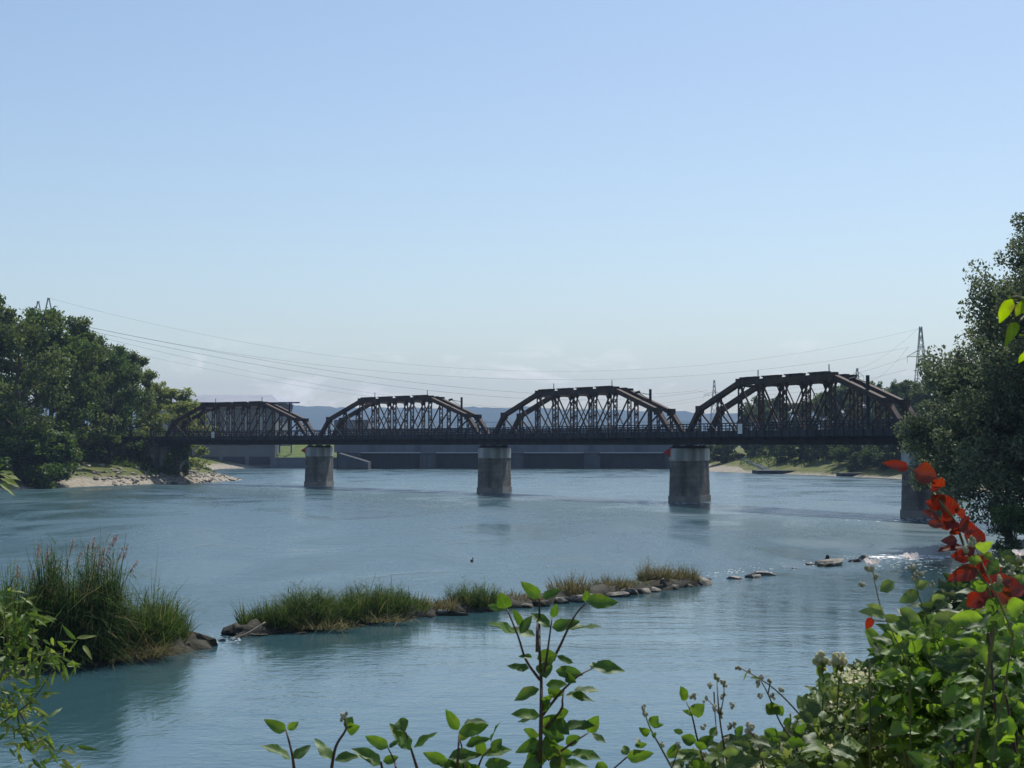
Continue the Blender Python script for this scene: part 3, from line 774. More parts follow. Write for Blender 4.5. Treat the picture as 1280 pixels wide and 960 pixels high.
def a_pylon(px, ytop, Z, label):
    X = X_at(px, Z); zt = EYE + (556-ytop)/F*Z; H = zt-4
    r = empty('power_pylon', (X, Z, 4)); b = MB(); t = .22
    for s in (-1, 1):
        b.bar((s*3.2, 0, 0), (s*1.9, 0, H*.80), .42); b.bar((s*1.9, 0, H*.80), (s*.14, 0, H*.995), t*1.3)
    for u in (.1,.25,.4,.55,.68):
        w1, w2 = 3.2-1.3*u/.8, 3.2-1.3*(u+.12)/.8
        b.bar((-w1,0,u*H), (w2,0,(u+.12)*H), t); b.bar((w1,0,u*H), (-w2,0,(u+.12)*H), t)
    b.bar((-1.5,0,H*.86), (1.5,0,H*.86), t*1.4); b.bar((-.35,0,H*.995), (.35,0,H*.995), .35)
    b.build('tower', M['pylon'], r)
    c = MB(); c.bar((-5.5,0,H*.80), (5.5,0,H*.80), .3); c.bar((-5.5,0,H*.80), (-1.7,0,H*.84), .2); c.bar((5.5,0,H*.80), (1.7,0,H*.84), .2); c.build('cross_arm', M['pylon'], r)
    tag(r, label, 'pylon', 'A-shaped pylons above the wooded bank')
a_pylon(59, 372, 400, 'tallest A-shaped pylon head poking out of the trees on the wooded bank')
a_pylon(46, 376, 425, 'second A-shaped pylon head above the trees, just beside the tallest one')
a_pylon(38, 384, 450, 'lowest A-shaped pylon head, barely clearing the treetops')
def wire(p, q, sag, label, grp, r=.05):
    p, q = at(*p), at(*q); pts = []
    for i in range(41):
        u = i/40; v = p.lerp(q, u); v.z -= sag*4*u*(1-u); pts.append(v)
    b = MB(); b.tube(pts, [.56*r*(.6+ .4*max(v.y, 100)/400) for v in pts], 4)
    tag(b.build('power_line', M['wire'], None, True), label, 'power line', grp)
g1 = 'power lines strung across the river'
wire((59,372,400), (1152,410,480), 16.5, 'faint top power line from the tallest A-shaped pylon to the pylon by the willow', g1, .035)
wire((66,399,400), (1137,434,480), 13.0, 'power line from the A-shaped pylon to the upper arm of the willow pylon', g1, .045)
wire((67,400,400), (872,488,900), 9.5, 'bold upper line of the close pair sloping from the A-shaped pylon', g1, .07)
wire((60,402,400), (885,488,900), 12, 'lower line of the close pair sloping from the A-shaped pylon', g1, .07)
wire((54,403,425), (914,488,900), 17, 'lowest sagging power line beneath the close pair', g1, .05)
wire((40,412,450), (880,500,900), 14, 'faint power line skimming the treetops of the wooded bank', g1, .04)
g2 = 'power lines leaving the pylon by the willow'
wire((1168,434,480), (915,488,900), 5, 'power line from the upper arm of the willow pylon to the far pylon', g2, .05)
wire((1133,462,480), (873,489,900), 5, 'power line from the lower arm of the willow pylon to the far pylon', g2, .05)
wire((1150,409,480), (1072,461,850), 2, 'steep power line between the willow pylon and the pylon beside the mast', g2, .045)
wire((1135,434,480), (1060,470,850), 7, 'steep power line from the upper arm of the willow pylon', g2, .045)

# ------------------------------------------------------------------ trees
def leaf_cloud(centers, size, up=.35, aspect=.55, seed=0, droop=0.0, out=None):
    r = np.random.default_rng(seed); n = len(centers)
    nrm = r.normal(size=(n,3)); nrm /= np.linalg.norm(nrm, axis=1)[:,None]
    nrm += np.array([0,0,up]); 
    if out is not None: nrm += out*.5
    nrm /= np.linalg.norm(nrm, axis=1)[:,None]
    t = r.normal(size=(n,3)); t[:,2] -= droop; t -= nrm*np.sum(t*nrm,1)[:,None]; t /= np.linalg.norm(t,axis=1)[:,None]+1e-9
    s = np.cross(nrm, t); L = size*r.uniform(.6,1.4,n)[:,None]
    a = centers + t*L*.5; c = centers - t*L*.5; b2 = centers + s*L*.5*aspect + t*L*.05; d = centers - s*L*.5*aspect + t*L*.05
    V = np.stack([a,b2,c,d],1).reshape(-1,3); f = np.arange(4*n).reshape(n,4)
    return V, f

def tree_data(seed, H, Rc, base=.18, nl=22, clump=1.0, per=90, leaf=.4, lean=(0,0), droop=0.0, top=.95, sub=4, fill=.5, spread=None):
    r = np.random.default_rng(seed); tb = MB()
    tp = [Vector((lean[0]*u**1.5 + r.normal(0,.02)*H*u, lean[1]*u**1.5 + r.normal(0,.02)*H*u, H*top*u)) for u in np.linspace(0,1,8)]
    r0 = H*.018+.08
    tb.tube(smooth_path(tp, 2), [r0*(1-.9*k/14) for k in range(15)], 8)
    def trunk_at(u):
        k = min(int(u*7), 6); return tp[k].lerp(tp[k+1], u*7-k)
    cl = []
    for i in range(nl):
        u = base + (1-base)*((i+.6)/nl)**.92*.97
        az = i*2.399 + r.normal(0,.35)
        e = (u-base)/(1-base); env = math.sqrt(max(.03, 1-((e-.36)/.68)**2))
        ln = Rc*env*r.uniform(.6,1.18)
        if spread is not None: ln *= 1 + spread*math.cos(az - math.pi)
        el = R(5+55*e + r.normal(0,10)) 
        p0 = trunk_at(u*.93); d = Vector((math.cos(az)*math.cos(el), math.sin(az)*math.cos(el), math.sin(el)))
        pts = [p0 + d*ln*s + Vector((r.normal(0,.05)*ln, r.normal(0,.05)*ln, -droop*ln*.35*s*s + r.normal(0,.04)*ln)) for s in (0,.33,.66,1)]
        rb = max(.04, r0*(1-u)*.55+.03)
        tb.tube(smooth_path(pts,2), [rb*(1-.85*k/6) for k in range(7)], 5)
        cl.append((pts[-1], 1.0)); cl.append((pts[2].lerp(pts[3],.4), .9))
        for j in range(sub):
            s = r.uniform(.35,.98); k = min(int(s*3),2); q = pts[k].lerp(pts[k+1], s*3-k)
            dd = (d + Vector(r.normal(0,.75,3)) + Vector((0,0,.25-droop))).normalized(); l2 = ln*r.uniform(.22,.48)
            q2 = q + dd*l2 + Vector((0,0,-droop*l2*.7)); tb.tube([q, q.lerp(q2,.5)+Vector((0,0,.04*l2)), q2], [rb*.4, rb*.28, rb*.12], 4)
            cl.append((q2, r.uniform(.6,1.0)))
            if r.random() < fill: cl.append((q.lerp(q2,.5), .7))
    cl.append((tp[-1], .9))
    C, O = [], []
    for p, k in cl:
        n = int(per*k*r.uniform(.6,1.3)); sg = clump*k*r.uniform(.7,1.25)
        q = r.normal(size=(n,3)); q /= np.linalg.norm(q,axis=1)[:,None]; rad = r.uniform(.15,1,n)**.55
        q = q*rad[:,None]*sg*np.array([1,1,.72+droop*.7]); q[:,2] -= droop*sg*.5
        C.append(np.array(p)+q); O.append(q/sg)
    C = np.concatenate(C); O = np.concatenate(O)
    V, f = leaf_cloud(C, leaf, .4, .55, seed+1, droop*1.2, O)
    tm = tb.mesh('trunk', True); tm.materials.append(M['bark'])
    return tm, np_mesh('crown', V, f)

def plant_tree(name, data, loc, rz, sc, label, cat, mat, grp=None, sz=None):
    r = empty(name, loc, rz); r.scale = (sc, sc, sz or sc)
    for nm, me in (('trunk', data[0]), ('crown', data[1])):
        o = bpy.data.objects.new(nm, me); col.objects.link(o); o.parent = r
        if nm == 'crown':
            if len(me.materials) == 0: me.materials.append(mat)
            o.material_slots[0].link = 'OBJECT'; o.material_slots[0].material = mat
    tag(r, label, cat, grp)
    return r

TA = tree_data(11, 22, 6.6, .12, 26, 1.45, 80, .5)
TB = tree_data(12, 22, 5.6, .10, 26, 1.3, 80, .46)
TC = tree_data(13, 22, 7.2, .06, 28, 1.5, 75, .5, droop=.25)
TD = tree_data(14, 14, 4.2, .12, 18, 1.0, 60, .42)
def wt(name, data, px, Y, ytop, sc_w, label, mat, grp, rz, h0, cat='tree'):
    X = X_at(px, Y); z0 = max(gh(X, Y), .3)-.3; H = EYE + (556-ytop)/F*Y - z0; sz = H/h0
    return plant_tree(name, data, (X, Y, z0), rz, sz*sc_w, label, cat, mat, grp, sz)
gw = 'trees of the wooded bank'
for a in ((TA, -20, 228, 372, 1.0, 'tall dark broadleaf tree cut by the photo edge on the wooded bank', 'leaf_tree', .3),
          (TC, 22, 226, 385, .95, 'dark broadleaf tree at the water below the A-shaped pylons', 'leaf_tree2', 1.2),
          (TB, 62, 240, 388, 1.05, 'dark broadleaf tree straight under the tallest A-shaped pylon', 'leaf_tree', 2.2),
          (TA, 100, 246, 402, .92, 'broadleaf tree with a ragged top, on the pylon side of the bank step', 'leaf_tree2', 3.3),
          (TC, 138, 256, 432, .95, 'round-topped fresh green tree above the shady end of the beach', 'leaf_tree', 4.1),
          (TB, 165, 262, 440, 1.05, 'brownish green tree standing next to the bridge abutment', 'leaf_tree2', 5.0),
          (TB, 188, 268, 462, .8, 'thin pale topped tree leaning out over the bridge end', 'leaf_light', .7),
          (TC, 82, 272, 412, .95, 'shaded tree in the back row closing the gap over the beach', 'leaf_tree', 3.7),
          (TB, 150, 290, 440, 1.2, 'shaded tree in the back row right behind the bridge approach', 'leaf_tree', 4.4),
          (TC, -48, 236, 385, 1.0, 'dark tree mostly beyond the photo edge on the wooded bank', 'leaf_tree', 2.9),
          (TA, 45, 262, 392, 1.0, 'tree in the second row behind the shady bank trees', 'leaf_tree', 5.6),
          (TA, 120, 280, 425, .9, 'second row tree filling the gap behind the round-topped tree', 'leaf_tree', 1.9)):
    wt('broadleaf_tree', a[0], a[1], a[2], a[3], a[4], a[5], M[a[6]], gw, a[7], 22)
wt('broadleaf_tree', TD, 218, 290, 484, 1.5, 'light green tree seen just behind the first truss span', M['leaf_light'], gw, 1.0, 14)
wt('broadleaf_tree', TD, 240, 312, 500, 1.0, 'small light green tree close behind the first truss span', M['leaf_light'], gw, 2.0, 14)
SH = tree_data(21, 4, 2.6, .02, 14, .75, 70, .3)
for px, Y, yt, s, l in ((30,222,548,1.5,'shady bush hanging over the water at the photo edge'),(70,228,552,1.4,'shady bush at the end of the beach'),(5,219,560,1.6,'low shady bush dipping into the river'),(105,258,552,1.5,'dark bush behind the beach top'),(135,276,545,1.4,'shady bush in the gap under the round-topped tree'),(85,262,540,1.6,'shady bush below the ragged topped tree'),
                        (160,272,548,1.4,'dark bush beside the abutment wall'),(176,270,548,1.0,'dark bush growing against the approach to the bridge'),(60,255,535,1.7,'tall shady bush under the A-shaped pylons'),(224,254,556,.7,'dark bush under the bridge end')):
    wt('bank_bush', SH, px, Y, yt, s, l, M['leaf_tree'], 'bushes on the wooded bank', px*.37, 4, 'bush')

gr = 'trees on the far bank beyond the largest span'
FT = [(870,420,535),(905,400,540),(935,395,508),(952,400,500),(975,390,497),(1000,385,505),(1022,380,492),(1048,372,486),(1065,380,480),(1090,370,482),(1112,360,484),(1128,350,480),(1150,330,478),(1185,310,470),(1215,330,460)]
nm = ['first','second','third','fourth','fifth','sixth','seventh','eighth','ninth','tenth','eleventh','twelfth','thirteenth','fourteenth','fifteenth']
TE = tree_data(15, 20, 6.4, .02, 24, 1.7, 80, .7); TF = tree_data(16, 20, 5.4, .03, 24, 1.6, 80, .66)
for i, (px, Y, yt) in enumerate(FT):
    wt('bank_tree', TE if i % 2 else TF, px, Y, yt, 1.15 if i % 3 else .95, 'far bank tree behind the bridge, %s in line from the dam' % nm[i], M['leaf_far'] if i % 3 else M['leaf_tree2'], gr, i*1.3, 20)
PN = tree_data(17, 20, 3.2, .35, 22, .9, 40, .5, top=1.0)
wt('pine_tree', PN, 1100, 340, 478, 1.0, 'dark pine on the far bank beside the catenary mast', M['leaf_tree'], None, 0, 20, 'pine tree')
wt('pine_tree', PN, 1119, 345, 476, .7, 'slim dark pine on the far bank closest to the willow', M['leaf_tree'], None, 2, 20, 'pine tree')
gb = 'bushes on the far bank'
def bank_Y(px, z, y0=270):
    for Y in np.arange(y0, 430, .5):
        if gh(X_at(px, Y), Y) > z: return Y
    return 400
for i, (px, z, yt, s, l) in enumerate(((905,1.6,556,1.5,'round green bush nearest the dam on the far bank'),(887,1.6,560,1.2,'small bush at the dam end of the far bank'),(948,3.4,553,1.1,'green bush above the pale bank steps'),(985,3.0,548,1.2,'dense bush on the far bank above the longer quay wall'),
        (1010,3.0,545,1.3,'tall dark bush in the middle of the far bank'),(1034,3.0,545,1.3,'tall dark bush past the middle of the far bank'),(1062,2.4,548,1.2,'bush reaching down the far bank slope'),(1080,2.6,548,1.3,'large bush above the shorter quay wall'),(1105,2.2,548,1.3,'large bush close to the pier under the willow'),(1128,2.2,545,1.4,'bush behind the pier under the willow'),
        (1070,1.2,570,1.2,'low bush right at the gap between the quay walls'),(968,4.0,550,1.2,'bush between the bank steps bush and the dense bush'),(1150,2.4,545,1.6,'bush almost covered by the willow'))):
    wt('bank_bush', SH, px, bank_Y(px, z), yt, s, l, M['leaf_far'], gb, i*.9, 4, 'bush')

st = MB()
for i in range(16):
    u = i/15; px = 962-36*u; Y = bank_Y(px, .6+2.6*u); x = X_at(px, Y); z = gh(x, Y)
    st.box(x-1.0, x+1.0, Y-.6, Y+.9, z-.5, z+.12)
tag(st.build('bank_steps', M['concrete']), 'pale concrete steps climbing the far grassy bank', 'steps')

# the big willow on the spit and its neighbours
WA = tree_data(31, 21, 6.4, .2, 48, 1.1, 260, .22, droop=.4, sub=8, fill=.8, top=.96)
WB = tree_data(32, 14.6, 8.6, .2, 56, 1.1, 250, .22, droop=.4, sub=9, fill=.85, spread=.1)
WC = tree_data(34, 10.4, 5.6, .48, 38, .95, 250, .2, droop=.36, sub=8, fill=.85)
plant_tree('willow_tree', WA, (35.2, 92, 1.0), 0, 1.0, 'tall grey green willow rising at the photo edge', 'willow tree', M['leaf_willow'])
plant_tree('willow_tree', WB, (33.5, 88, .8), .8, 1.0, 'broad dark willow hiding the end of the bridge', 'willow tree', M['leaf_willow'])
plant_tree('willow_tree', WC, (30.0, 92, .3), 2.0, 1.0, 'lower willow trailing its branches beside the last pier', 'willow tree', M['leaf_willow'])
SW = tree_data(33, 4, 3.0, .02, 16, .7, 110, .2)
wt('bank_bush', SW, 1268, 89, 652, 1.1, 'dark low bush on the spit under the willow', M['leaf_tree'], None, .4, 4, 'bush')
wt('bank_bush', SW, 1300, 80, 640, 1.3, 'dark bush on the spit at the photo edge', M['leaf_tree'], None, 1.4, 4, 'bush')

# ------------------------------------------------------------------ groyne with reeds, grass and stones
def blades(n, cx, cy, z0, rx, ry, h0, h1, lean, wid, seed, rot=0.0, segs=4, bend=.35, heights=None):
    r = np.random.default_rng(seed)
    a = r.uniform(0, 2*np.pi, n); rr = np.sqrt(r.uniform(0,1,n)); lx, ly = np.cos(a)*rr*rx, np.sin(a)*rr*ry
    c, s = math.cos(rot), math.sin(rot); bx, by = cx+lx*c-ly*s, cy+lx*s+ly*c
    dome = np.sqrt(np.clip(1-.75*rr**5, .05, 1)); h = r.uniform(h0,h1,n)*(.45+.55*dome)
    az = np.arctan2(ly, lx)+rot + r.normal(0,1.5,n); ln = np.abs(r.normal(lean, lean*.8, n)) + rr*lean*.5
    ph = r.uniform(0,6,4); h = h*(1 + .4*np.sin(lx*5.2/max(rx,.3)+ph[0])*np.cos(ly*4/max(ry,.3)+ph[1]) + .2*np.sin(lx*11/max(rx,.3)+ph[2])); h = h*np.where(r.random(n) < .06, 1.3, 1)
    wv = r.uniform(.6,1.3,n)*wid; phi = r.uniform(0,np.pi,n)
    V = np.zeros((n, 2*segs+2, 3)); 
    z0a = np.full(n, z0) if np.isscalar(z0) else z0
    for k in range(segs+1):
        u = k/segs; off = ln*h*(u + bend*2*u*u)*.6
        px, py = bx+np.cos(az)*off, by+np.sin(az)*off; pz = z0a + h*(u - bend*ln*u*u)
        w = wv*(1-u)**.6*.5 + .002
        V[:,2*k] = np.stack([px-np.cos(phi)*w, py-np.sin(phi)*w, pz],-1); V[:,2*k+1] = np.stack([px+np.cos(phi)*w, py+np.sin(phi)*w, pz],-1)
    m = 2*segs+2; f = []
    for k in range(segs): f.append(np.stack([np.arange(n)*m+2*k, np.arange(n)*m+2*k+1, np.arange(n)*m+2*k+3, np.arange(n)*m+2*k+2],-1))
    return V.reshape(-1,3), np.concatenate(f), (bx,by,h,az,ln)

def put_blades(name, label, cat, mat, grp, n, px, py, half_px, depth, h0, h1, lean, wid, seed, z=.12, leafy=0, **kw):
    p = on_water(px, py); rx = half_px/F*p.y
    V, f, info = blades(n, 0, 0, z, rx, depth, h0, h1, lean, wid, seed, **kw)
    if leafy:                               # shorter arching leaves growing off the upright stems
        r = np.random.default_rng(seed+7); bx, by, h = info[0], info[1], info[2]; k = r.integers(0, len(bx), leafy)
        L = r.uniform(.3,.62,leafy)*min(1, h1/1.8); u = r.uniform(.05,.92,leafy)
        V2, f2, _ = blades(leafy, 0, 0, 0, .01, .01, 1.0, 1.0, 1.0, wid*1.5, seed+9, segs=3, bend=.55)
        V2 = V2.reshape(leafy, -1, 3)*L[:,None,None]*np.array([1.15,1.15,1]); V2 += np.stack([bx[k], by[k], z+h[k]*u],-1)[:,None,:]
        f = np.concatenate([f, np.concatenate([np.stack([np.arange(leafy)*8+2*q, np.arange(leafy)*8+2*q+1, np.arange(leafy)*8+2*q+3, np.arange(leafy)*8+2*q+2],-1) for q in range(3)])+len(V)]); V = np.concatenate([V, V2.reshape(-1,3)])
    me = np_mesh(name, V, f); o = link(name, me, mat); o.location = (p.x, p.y, 0); tag(o, label, cat, grp)
    return o, info

LINE = [(-60,852),(0,838),(60,830),(140,822),(200,812),(246,803)]
LINE2 = [(290,795),(330,789),(420,779),(500,771),(570,764),(640,757),(700,750),(760,742),(820,736),(882,727)]
def rubble(pts, hw, zt, seed, name, label):
    r = np.random.default_rng(seed); c = [on_water(*p) for p in pts]; path = smooth_path(c, 8)
    V = []; prof = [(-1.0,-.6),(-.92,-.05),(-.72,.7),(-.35,1.0),(0,1.05),(.35,1.0),(.72,.7),(.92,-.05),(1.0,-.6)]
    for i, p in enumerate(path):
        d = (path[min(i+1,len(path)-1)]-path[max(i-1,0)]).normalized(); n = Vector((-d.y,d.x,0))
        e = min(1, .35+min(i, len(path)-1-i)/5)
        for a, h in prof:
            V.append(p + n*(a*hw*e*(1+r.normal(0,.13))) + Vector((r.normal(0,.12), r.normal(0,.12), max(h*zt*e*(1+r.normal(0,.2)), -.6))))
    m = len(prof); idx = np.arange(len(V)).reshape(-1, m)
    f = np.stack([idx[:-1,:-1], idx[1:,:-1], idx[1:,1:], idx[:-1,1:]],-1).reshape(-1,4)
    o = link(name, np_mesh(name, np.array([tuple(v) for v in V]), f), M['soil']); tag(o, label, 'groyne')
    return path
rubble(LINE, 1.3, .35, 1, 'rubble_groyne', 'low rubble spit under the tall reeds')
GP = rubble(LINE2, .75, .32, 2, 'rubble_groyne', 'narrow overgrown rubble groyne crossing the middle of the water')

def rock_mesh(seed, sx, sy, sz, flat=.0):
    import bmesh
    r = np.random.default_rng(seed); bm = bmesh.new(); bmesh.ops.create_icosphere(bm, subdivisions=2, radius=1)
    pl = [(Vector(r.normal(size=3)).normalized(), r.uniform(.42,.8)) for _ in range(12)] + [(Vector((0,0,1)), .5+flat*0)]
    for v in bm.verts:
        for n, d in pl:
            t = v.co.dot(n)
            if t > d: v.co -= n*(t-d)
        v.co += Vector(r.normal(0,.025,3)); v.co = Vector((v.co.x*sx, v.co.y*sy, v.co.z*sz))
    me = bpy.data.meshes.new('stone'); bm.to_mesh(me); bm.free(); return me
gs = 'edging stones of the overgrown groyne'
def rock(px, py, wpx, hpx, label, grp=None, mat='stone', seed=0, name='stone', dz=.0, depth=.7):
    p = on_water(px, py); k = p.y/F; w2 = wpx*k/2*1.15; h = hpx*k*(1.15 if grp == gs else 1.5)
    me = rock_mesh(seed, w2, w2*depth, h); o = link(name, me, M[mat]); o.location = (p.x, p.y-(.5 if grp == gs else 0), -.1*h+dz); o.rotation_euler = (random.uniform(-.16,.16), random.uniform(-.16,.16), random.uniform(-.6,.6))
    tag(o, label, 'stone', grp)
gs = 'edging stones of the overgrown groyne'
r3 = np.random.default_rng(5)
ES = [(318,793,44,7),(345,790,26,8),(300,795,18,6),(492,776,16,5),(515,772,22,7),(536,769,18,6),(556,768,26,9),(580,767,30,9),(604,763,26,8),(628,761,28,8),(650,758,36,10),(676,755,34,10),(700,753,30,10),(716,752,26,11),(728,750,20,12),(741,748,26,12),(765,744,30,9),(782,742,26,10),(800,741,22,10),(815,739,26,11),(836,736,32,10),(856,733,30,9),(874,730,24,12),(380,791,16,4),(430,786,18,4),(455,782,16,4)]
for i, (x, y, ww, hh) in enumerate(ES):
    rock(x+r3.normal(0,4), y-abs(r3.normal(0,1.2)), ww*r3.uniform(.8,1.7), hh*r3.uniform(.75,1.7), 'pale topped stone edging the overgrown groyne', gs, 'stone', 40+i)
go = 'separate stones between the groyne end and the white water'
for i, (x, y, ww, hh, l, mt) in enumerate(((917,723,30,5,'small flat dark stone just past the groyne end','stone_wet'),(952,719,42,10,'large dark wet stone alone past the groyne end','stone_wet'),(943,722,24,6,'low dark stone touching the large wet stone','stone_wet'),
        (1012,706,16,5,'small dark stone beside the flat slab','stone_wet'),(992,711,8,3,'tiny dark stone between wet stone and slab','stone_wet'),(1036,706,52,10,'broad pale slab stone with a small block on it','stone'),(1030,708,36,7,'brownish stone in front of the broad slab','stone'),(1079,699,18,8,'dark round stone at the start of the white water','stone_wet'),(1070,702,22,5,'flat stone before the white water','stone_wet'),
        (276,801,18,4,'small half drowned stone in the gap between reeds and groyne','stone_wet'),(240,808,22,9,'pale boulder at the tip of the reed spit','pale_rock'),(228,812,18,7,'grey boulder beside the tip of the reed spit','stone'),(8,838,40,14,'pale boulder under the willow sprig','pale_rock'))):
    rock(x, y, ww, hh, l, go if x > 900 else None, mt, 80+i)
rock(1034,700,7,4,'small block standing on the broad slab', None, 'stone', 99, dz=.2)

gt = 'grass tufts on the overgrown groyne'
tuft = [(318,788,20,.9,'grass',500,'small tuft at the driftwood end of the groyne'),(352,789,30,1.15,'grass',1000,'broad tuft behind the driftwood'),(385,786,32,1.6,'grass',1200,'bushy grass tuft, second in the tall row'),(422,781,34,1.25,'grass',1200,'bushy grass tuft in the middle of the tall row'),(458,777,30,1.6,'grass',1200,'tall fresh green tuft late in the tall row'),(490,773,26,1.35,'grass',1000,'last tuft of the tall row'),(515,770,22,.9,'grass',500,'small tuft trailing the tall row'),(545,768,26,.55,'dry',420,'low matted tuft between the tall row and the round tuft'),
        (592,763,32,1.15,'grass',1000,'round dark tuft standing alone on the stones'),(645,757,36,.45,'dry',400,'thin dry grass on the flat pale stones'),(712,749,26,.85,'dry',600,'yellowish tuft just behind the sapling leaves'),(765,742,26,.65,'dry',520,'yellowish tuft between stones past the sapling'),(795,739,18,.5,'grass',350,'low tuft before the leaning stub'),(818,735,20,1.0,'dry',700,'tall brown tuft beside the leaning stub'),(848,732,26,.75,'dry',600,'last yellow tuft near the groyne end')]
for i, (x, y, hw, h, mt, n, l) in enumerate(tuft):
    put_blades('grass_tuft', l, 'grass tuft', M[mt], gt, int(n*(.5 if h > .95 else .9)), x, y-1, hw, .8 if h > .8 else .6, h*(.36 if mt == 'grass' else .5), h*(.74 if mt == 'grass' else 1.0), .3, .03, 200+i, z=.15, leafy=int(n*2.6) if h > .95 else n//2)
for i, (x, y, hw, l) in enumerate(((405,789,40,'dead brown grass hanging to the water below the start of the tall row'),(470,780,44,'dead brown grass hanging to the water below the end of the tall row'))):
    put_blades('grass_tuft', l, 'grass tuft', M['dry'], gt, 200, x, y+1, hw, .3, .25, .6, .7, .03, 260+i, z=.1, bend=.6)
# reeds
put_blades('reed_clump', 'tall dark green reed clump with pinkish plumes', 'reeds', M['reed'], None, 2200, 90, 826, 62, 1.5, 1.75, 2.4, .08, .035, 300, leafy=8000)
o, inf = put_blades('reed_clump', 'pale feathery reeds at the photo edge', 'reeds', M['grass'], None, 1800, 8, 834, 42, 1.5, 1.3, 2.2, .2, .035, 301, leafy=1500)
put_blades('sedge_clump', 'fresh green sedge between tall reeds and spit tip', 'sedge', M['grass'], None, 1500, 178, 817, 34, 1.1, .9, 1.7, .28, .03, 302, leafy=1300)
put_blades('sedge_clump', 'low green sedge nearest the spit tip', 'sedge', M['grass'], None, 900, 210, 811, 22, .8, .7, 1.35, .25, .03, 303, leafy=700)
put_blades('sedge_clump', 'drooping dry sedge at the waterside of the tall reeds', 'sedge', M['dry'], None, 500, 160, 826, 50, .7, .4, 1.0, .8, .02, 304, bend=.6)
def plumes(lst, label):
    r = empty('reed_stalks', on_water(88, 826)); bp = r.location.copy()
    st, C = MB(), []
    rr = np.random.default_rng(9)
    for (x0, xt, yt) in lst:
        p0 = on_water(x0, 826)+Vector((0, rr.normal(0,.6), .1)); p1 = at(xt, yt, p0.y); mid = p0.lerp(p1,.55)+Vector(((p0.x-p1.x)*.12,0,.1))
        pts = smooth_path([p0-bp, mid-bp, p1-bp], 5); st.tube(pts, [.012-.0007*k for k in range(len(pts))], 4)
        d = (pts[-1]-pts[-3]).normalized(); L = rr.uniform(.35,.55)
        for _ in range(70):
            u = rr.random(); q = pts[-1] - d*L*u; s = .055*math.sin(math.pi*min(1,.12+u*.85)); C.append(np.array(q)+rr.normal(0,1,3)*s*np.array([.6,.6,.4]))
    st.build('stalk', M['dead'], r)
    V, f = leaf_cloud(np.array(C), .075, 0, .3, 5, 1.6); o = link('plume', np_mesh('plume', V, f), M['plume'], r, loc=(0,0,0))
    tag(r, label, 'reeds')
plumes([(50,48,680),(55,60,686),(70,92,674),(75,101,690),(85,112,676),(90,118,672),(95,124,682),(92,131,684),(100,143,672),(105,147,668),(112,154,684),(98,137,690),(120,160,680),(125,172,700),(60,70,700),(40,42,712),(80,84,698),(100,128,694),(20,22,706),(108,140,700)], 'cluster of pinkish brown reed plumes above the tall reeds')
def stick(pts, rad, label, mat='dead', name='driftwood'):
    b = MB(); q = smooth_path(pts, 4); b.tube(q, [rad*(1-.6*i/len(q)) for i in range(len(q))], 6); tag(b.build(name, M[mat], None, True), label, 'driftwood')
def wp(x, y, base_y, dz=0): 
    Y = on_water(640, base_y).y; return at(x, y, Y)+Vector((0,-.4,dz))
stick([wp(292,797,795), wp(310,791,795), wp(334,776,793)], .06, 'pale bare branch lying on the groyne end stone')
stick([wp(140,826,820), wp(160,815,820), wp(207,812,818)], .07, 'pale log lying along the reed spit')
stick([wp(148,830,822), wp(165,800,822), wp(158,782,822), wp(146,778,822)], .03, 'curved dry stem arching over the sedge')
stick([wp(158,826,820), wp(170,806,820), wp(176,800,820)], .022, 'short dry stem leaning on the log')
stick([wp(826,723,736), wp(829,728,736), wp(834,735,736)], .13, 'dark leaning stub on the stones between the brown tufts', 'stone_wet')
stick([wp(225,816,812), wp(232,806,812), wp(240,801,812)], .03, 'thin dry twig at the tip of the reed spit')

# white water past the stones, flecks along the groyne
def foam():
    r = np.random.default_rng(77); V, f = [], []
    def fleck(p, sx, sy):
        n = 7; b = len(V); 
        for i in range(n):
            t = 2*math.pi*i/n; k = r.uniform(.6,1.2); V.append((p.x+math.cos(t)*sx*k, p.y+math.sin(t)*sy*k, .012+r.uniform(0,.004)))
        f.append(tuple(range(b, b+n)))
    for _ in range(330):
        x = r.uniform(1086, 1290); y = 696 + r.normal(0,1.2) + (x-1086)*.012; fleck(on_water(x, y), r.uniform(.05,.3), r.uniform(.05,.22))
    for _ in range(230):
        x = r.uniform(1090, 1290); y = 705 + r.normal(0,5); fleck(on_water(x, y), r.uniform(.02,.12), r.uniform(.03,.09))
    for _ in range(90):
        x = r.uniform(885, 1090); y = 722-(x-885)*.115 + r.normal(-3,2.5); fleck(on_water(x, y), r.uniform(.02,.08), r.uniform(.03,.1))
    for c, off in PC:
        u = off.normalized()
        for _ in range(60):
            a = r.normal(0, 1.3); d = abs(r.normal(0, 3.2)); q = c - u*(3.4+d) + Vector((-u.y, u.x))*a*(1+d*.2); fleck(Vector((q.x, q.y, 0)), r.uniform(.04,.22), r.uniform(.08,.4))
    for _ in range(40):
        x = r.uniform(248, 300); y = 800 + r.normal(0,3); fleck(on_water(x, y), r.uniform(.02,.06), r.uniform(.02,.05))
    me = bpy.data.meshes.new('foam'); me.from_pydata(V, [], f); me.update(); o = link('foam', me, M['foam']); tag(o, 'white broken water streaming past the last stones', 'foam', kind='stuff')
foam()
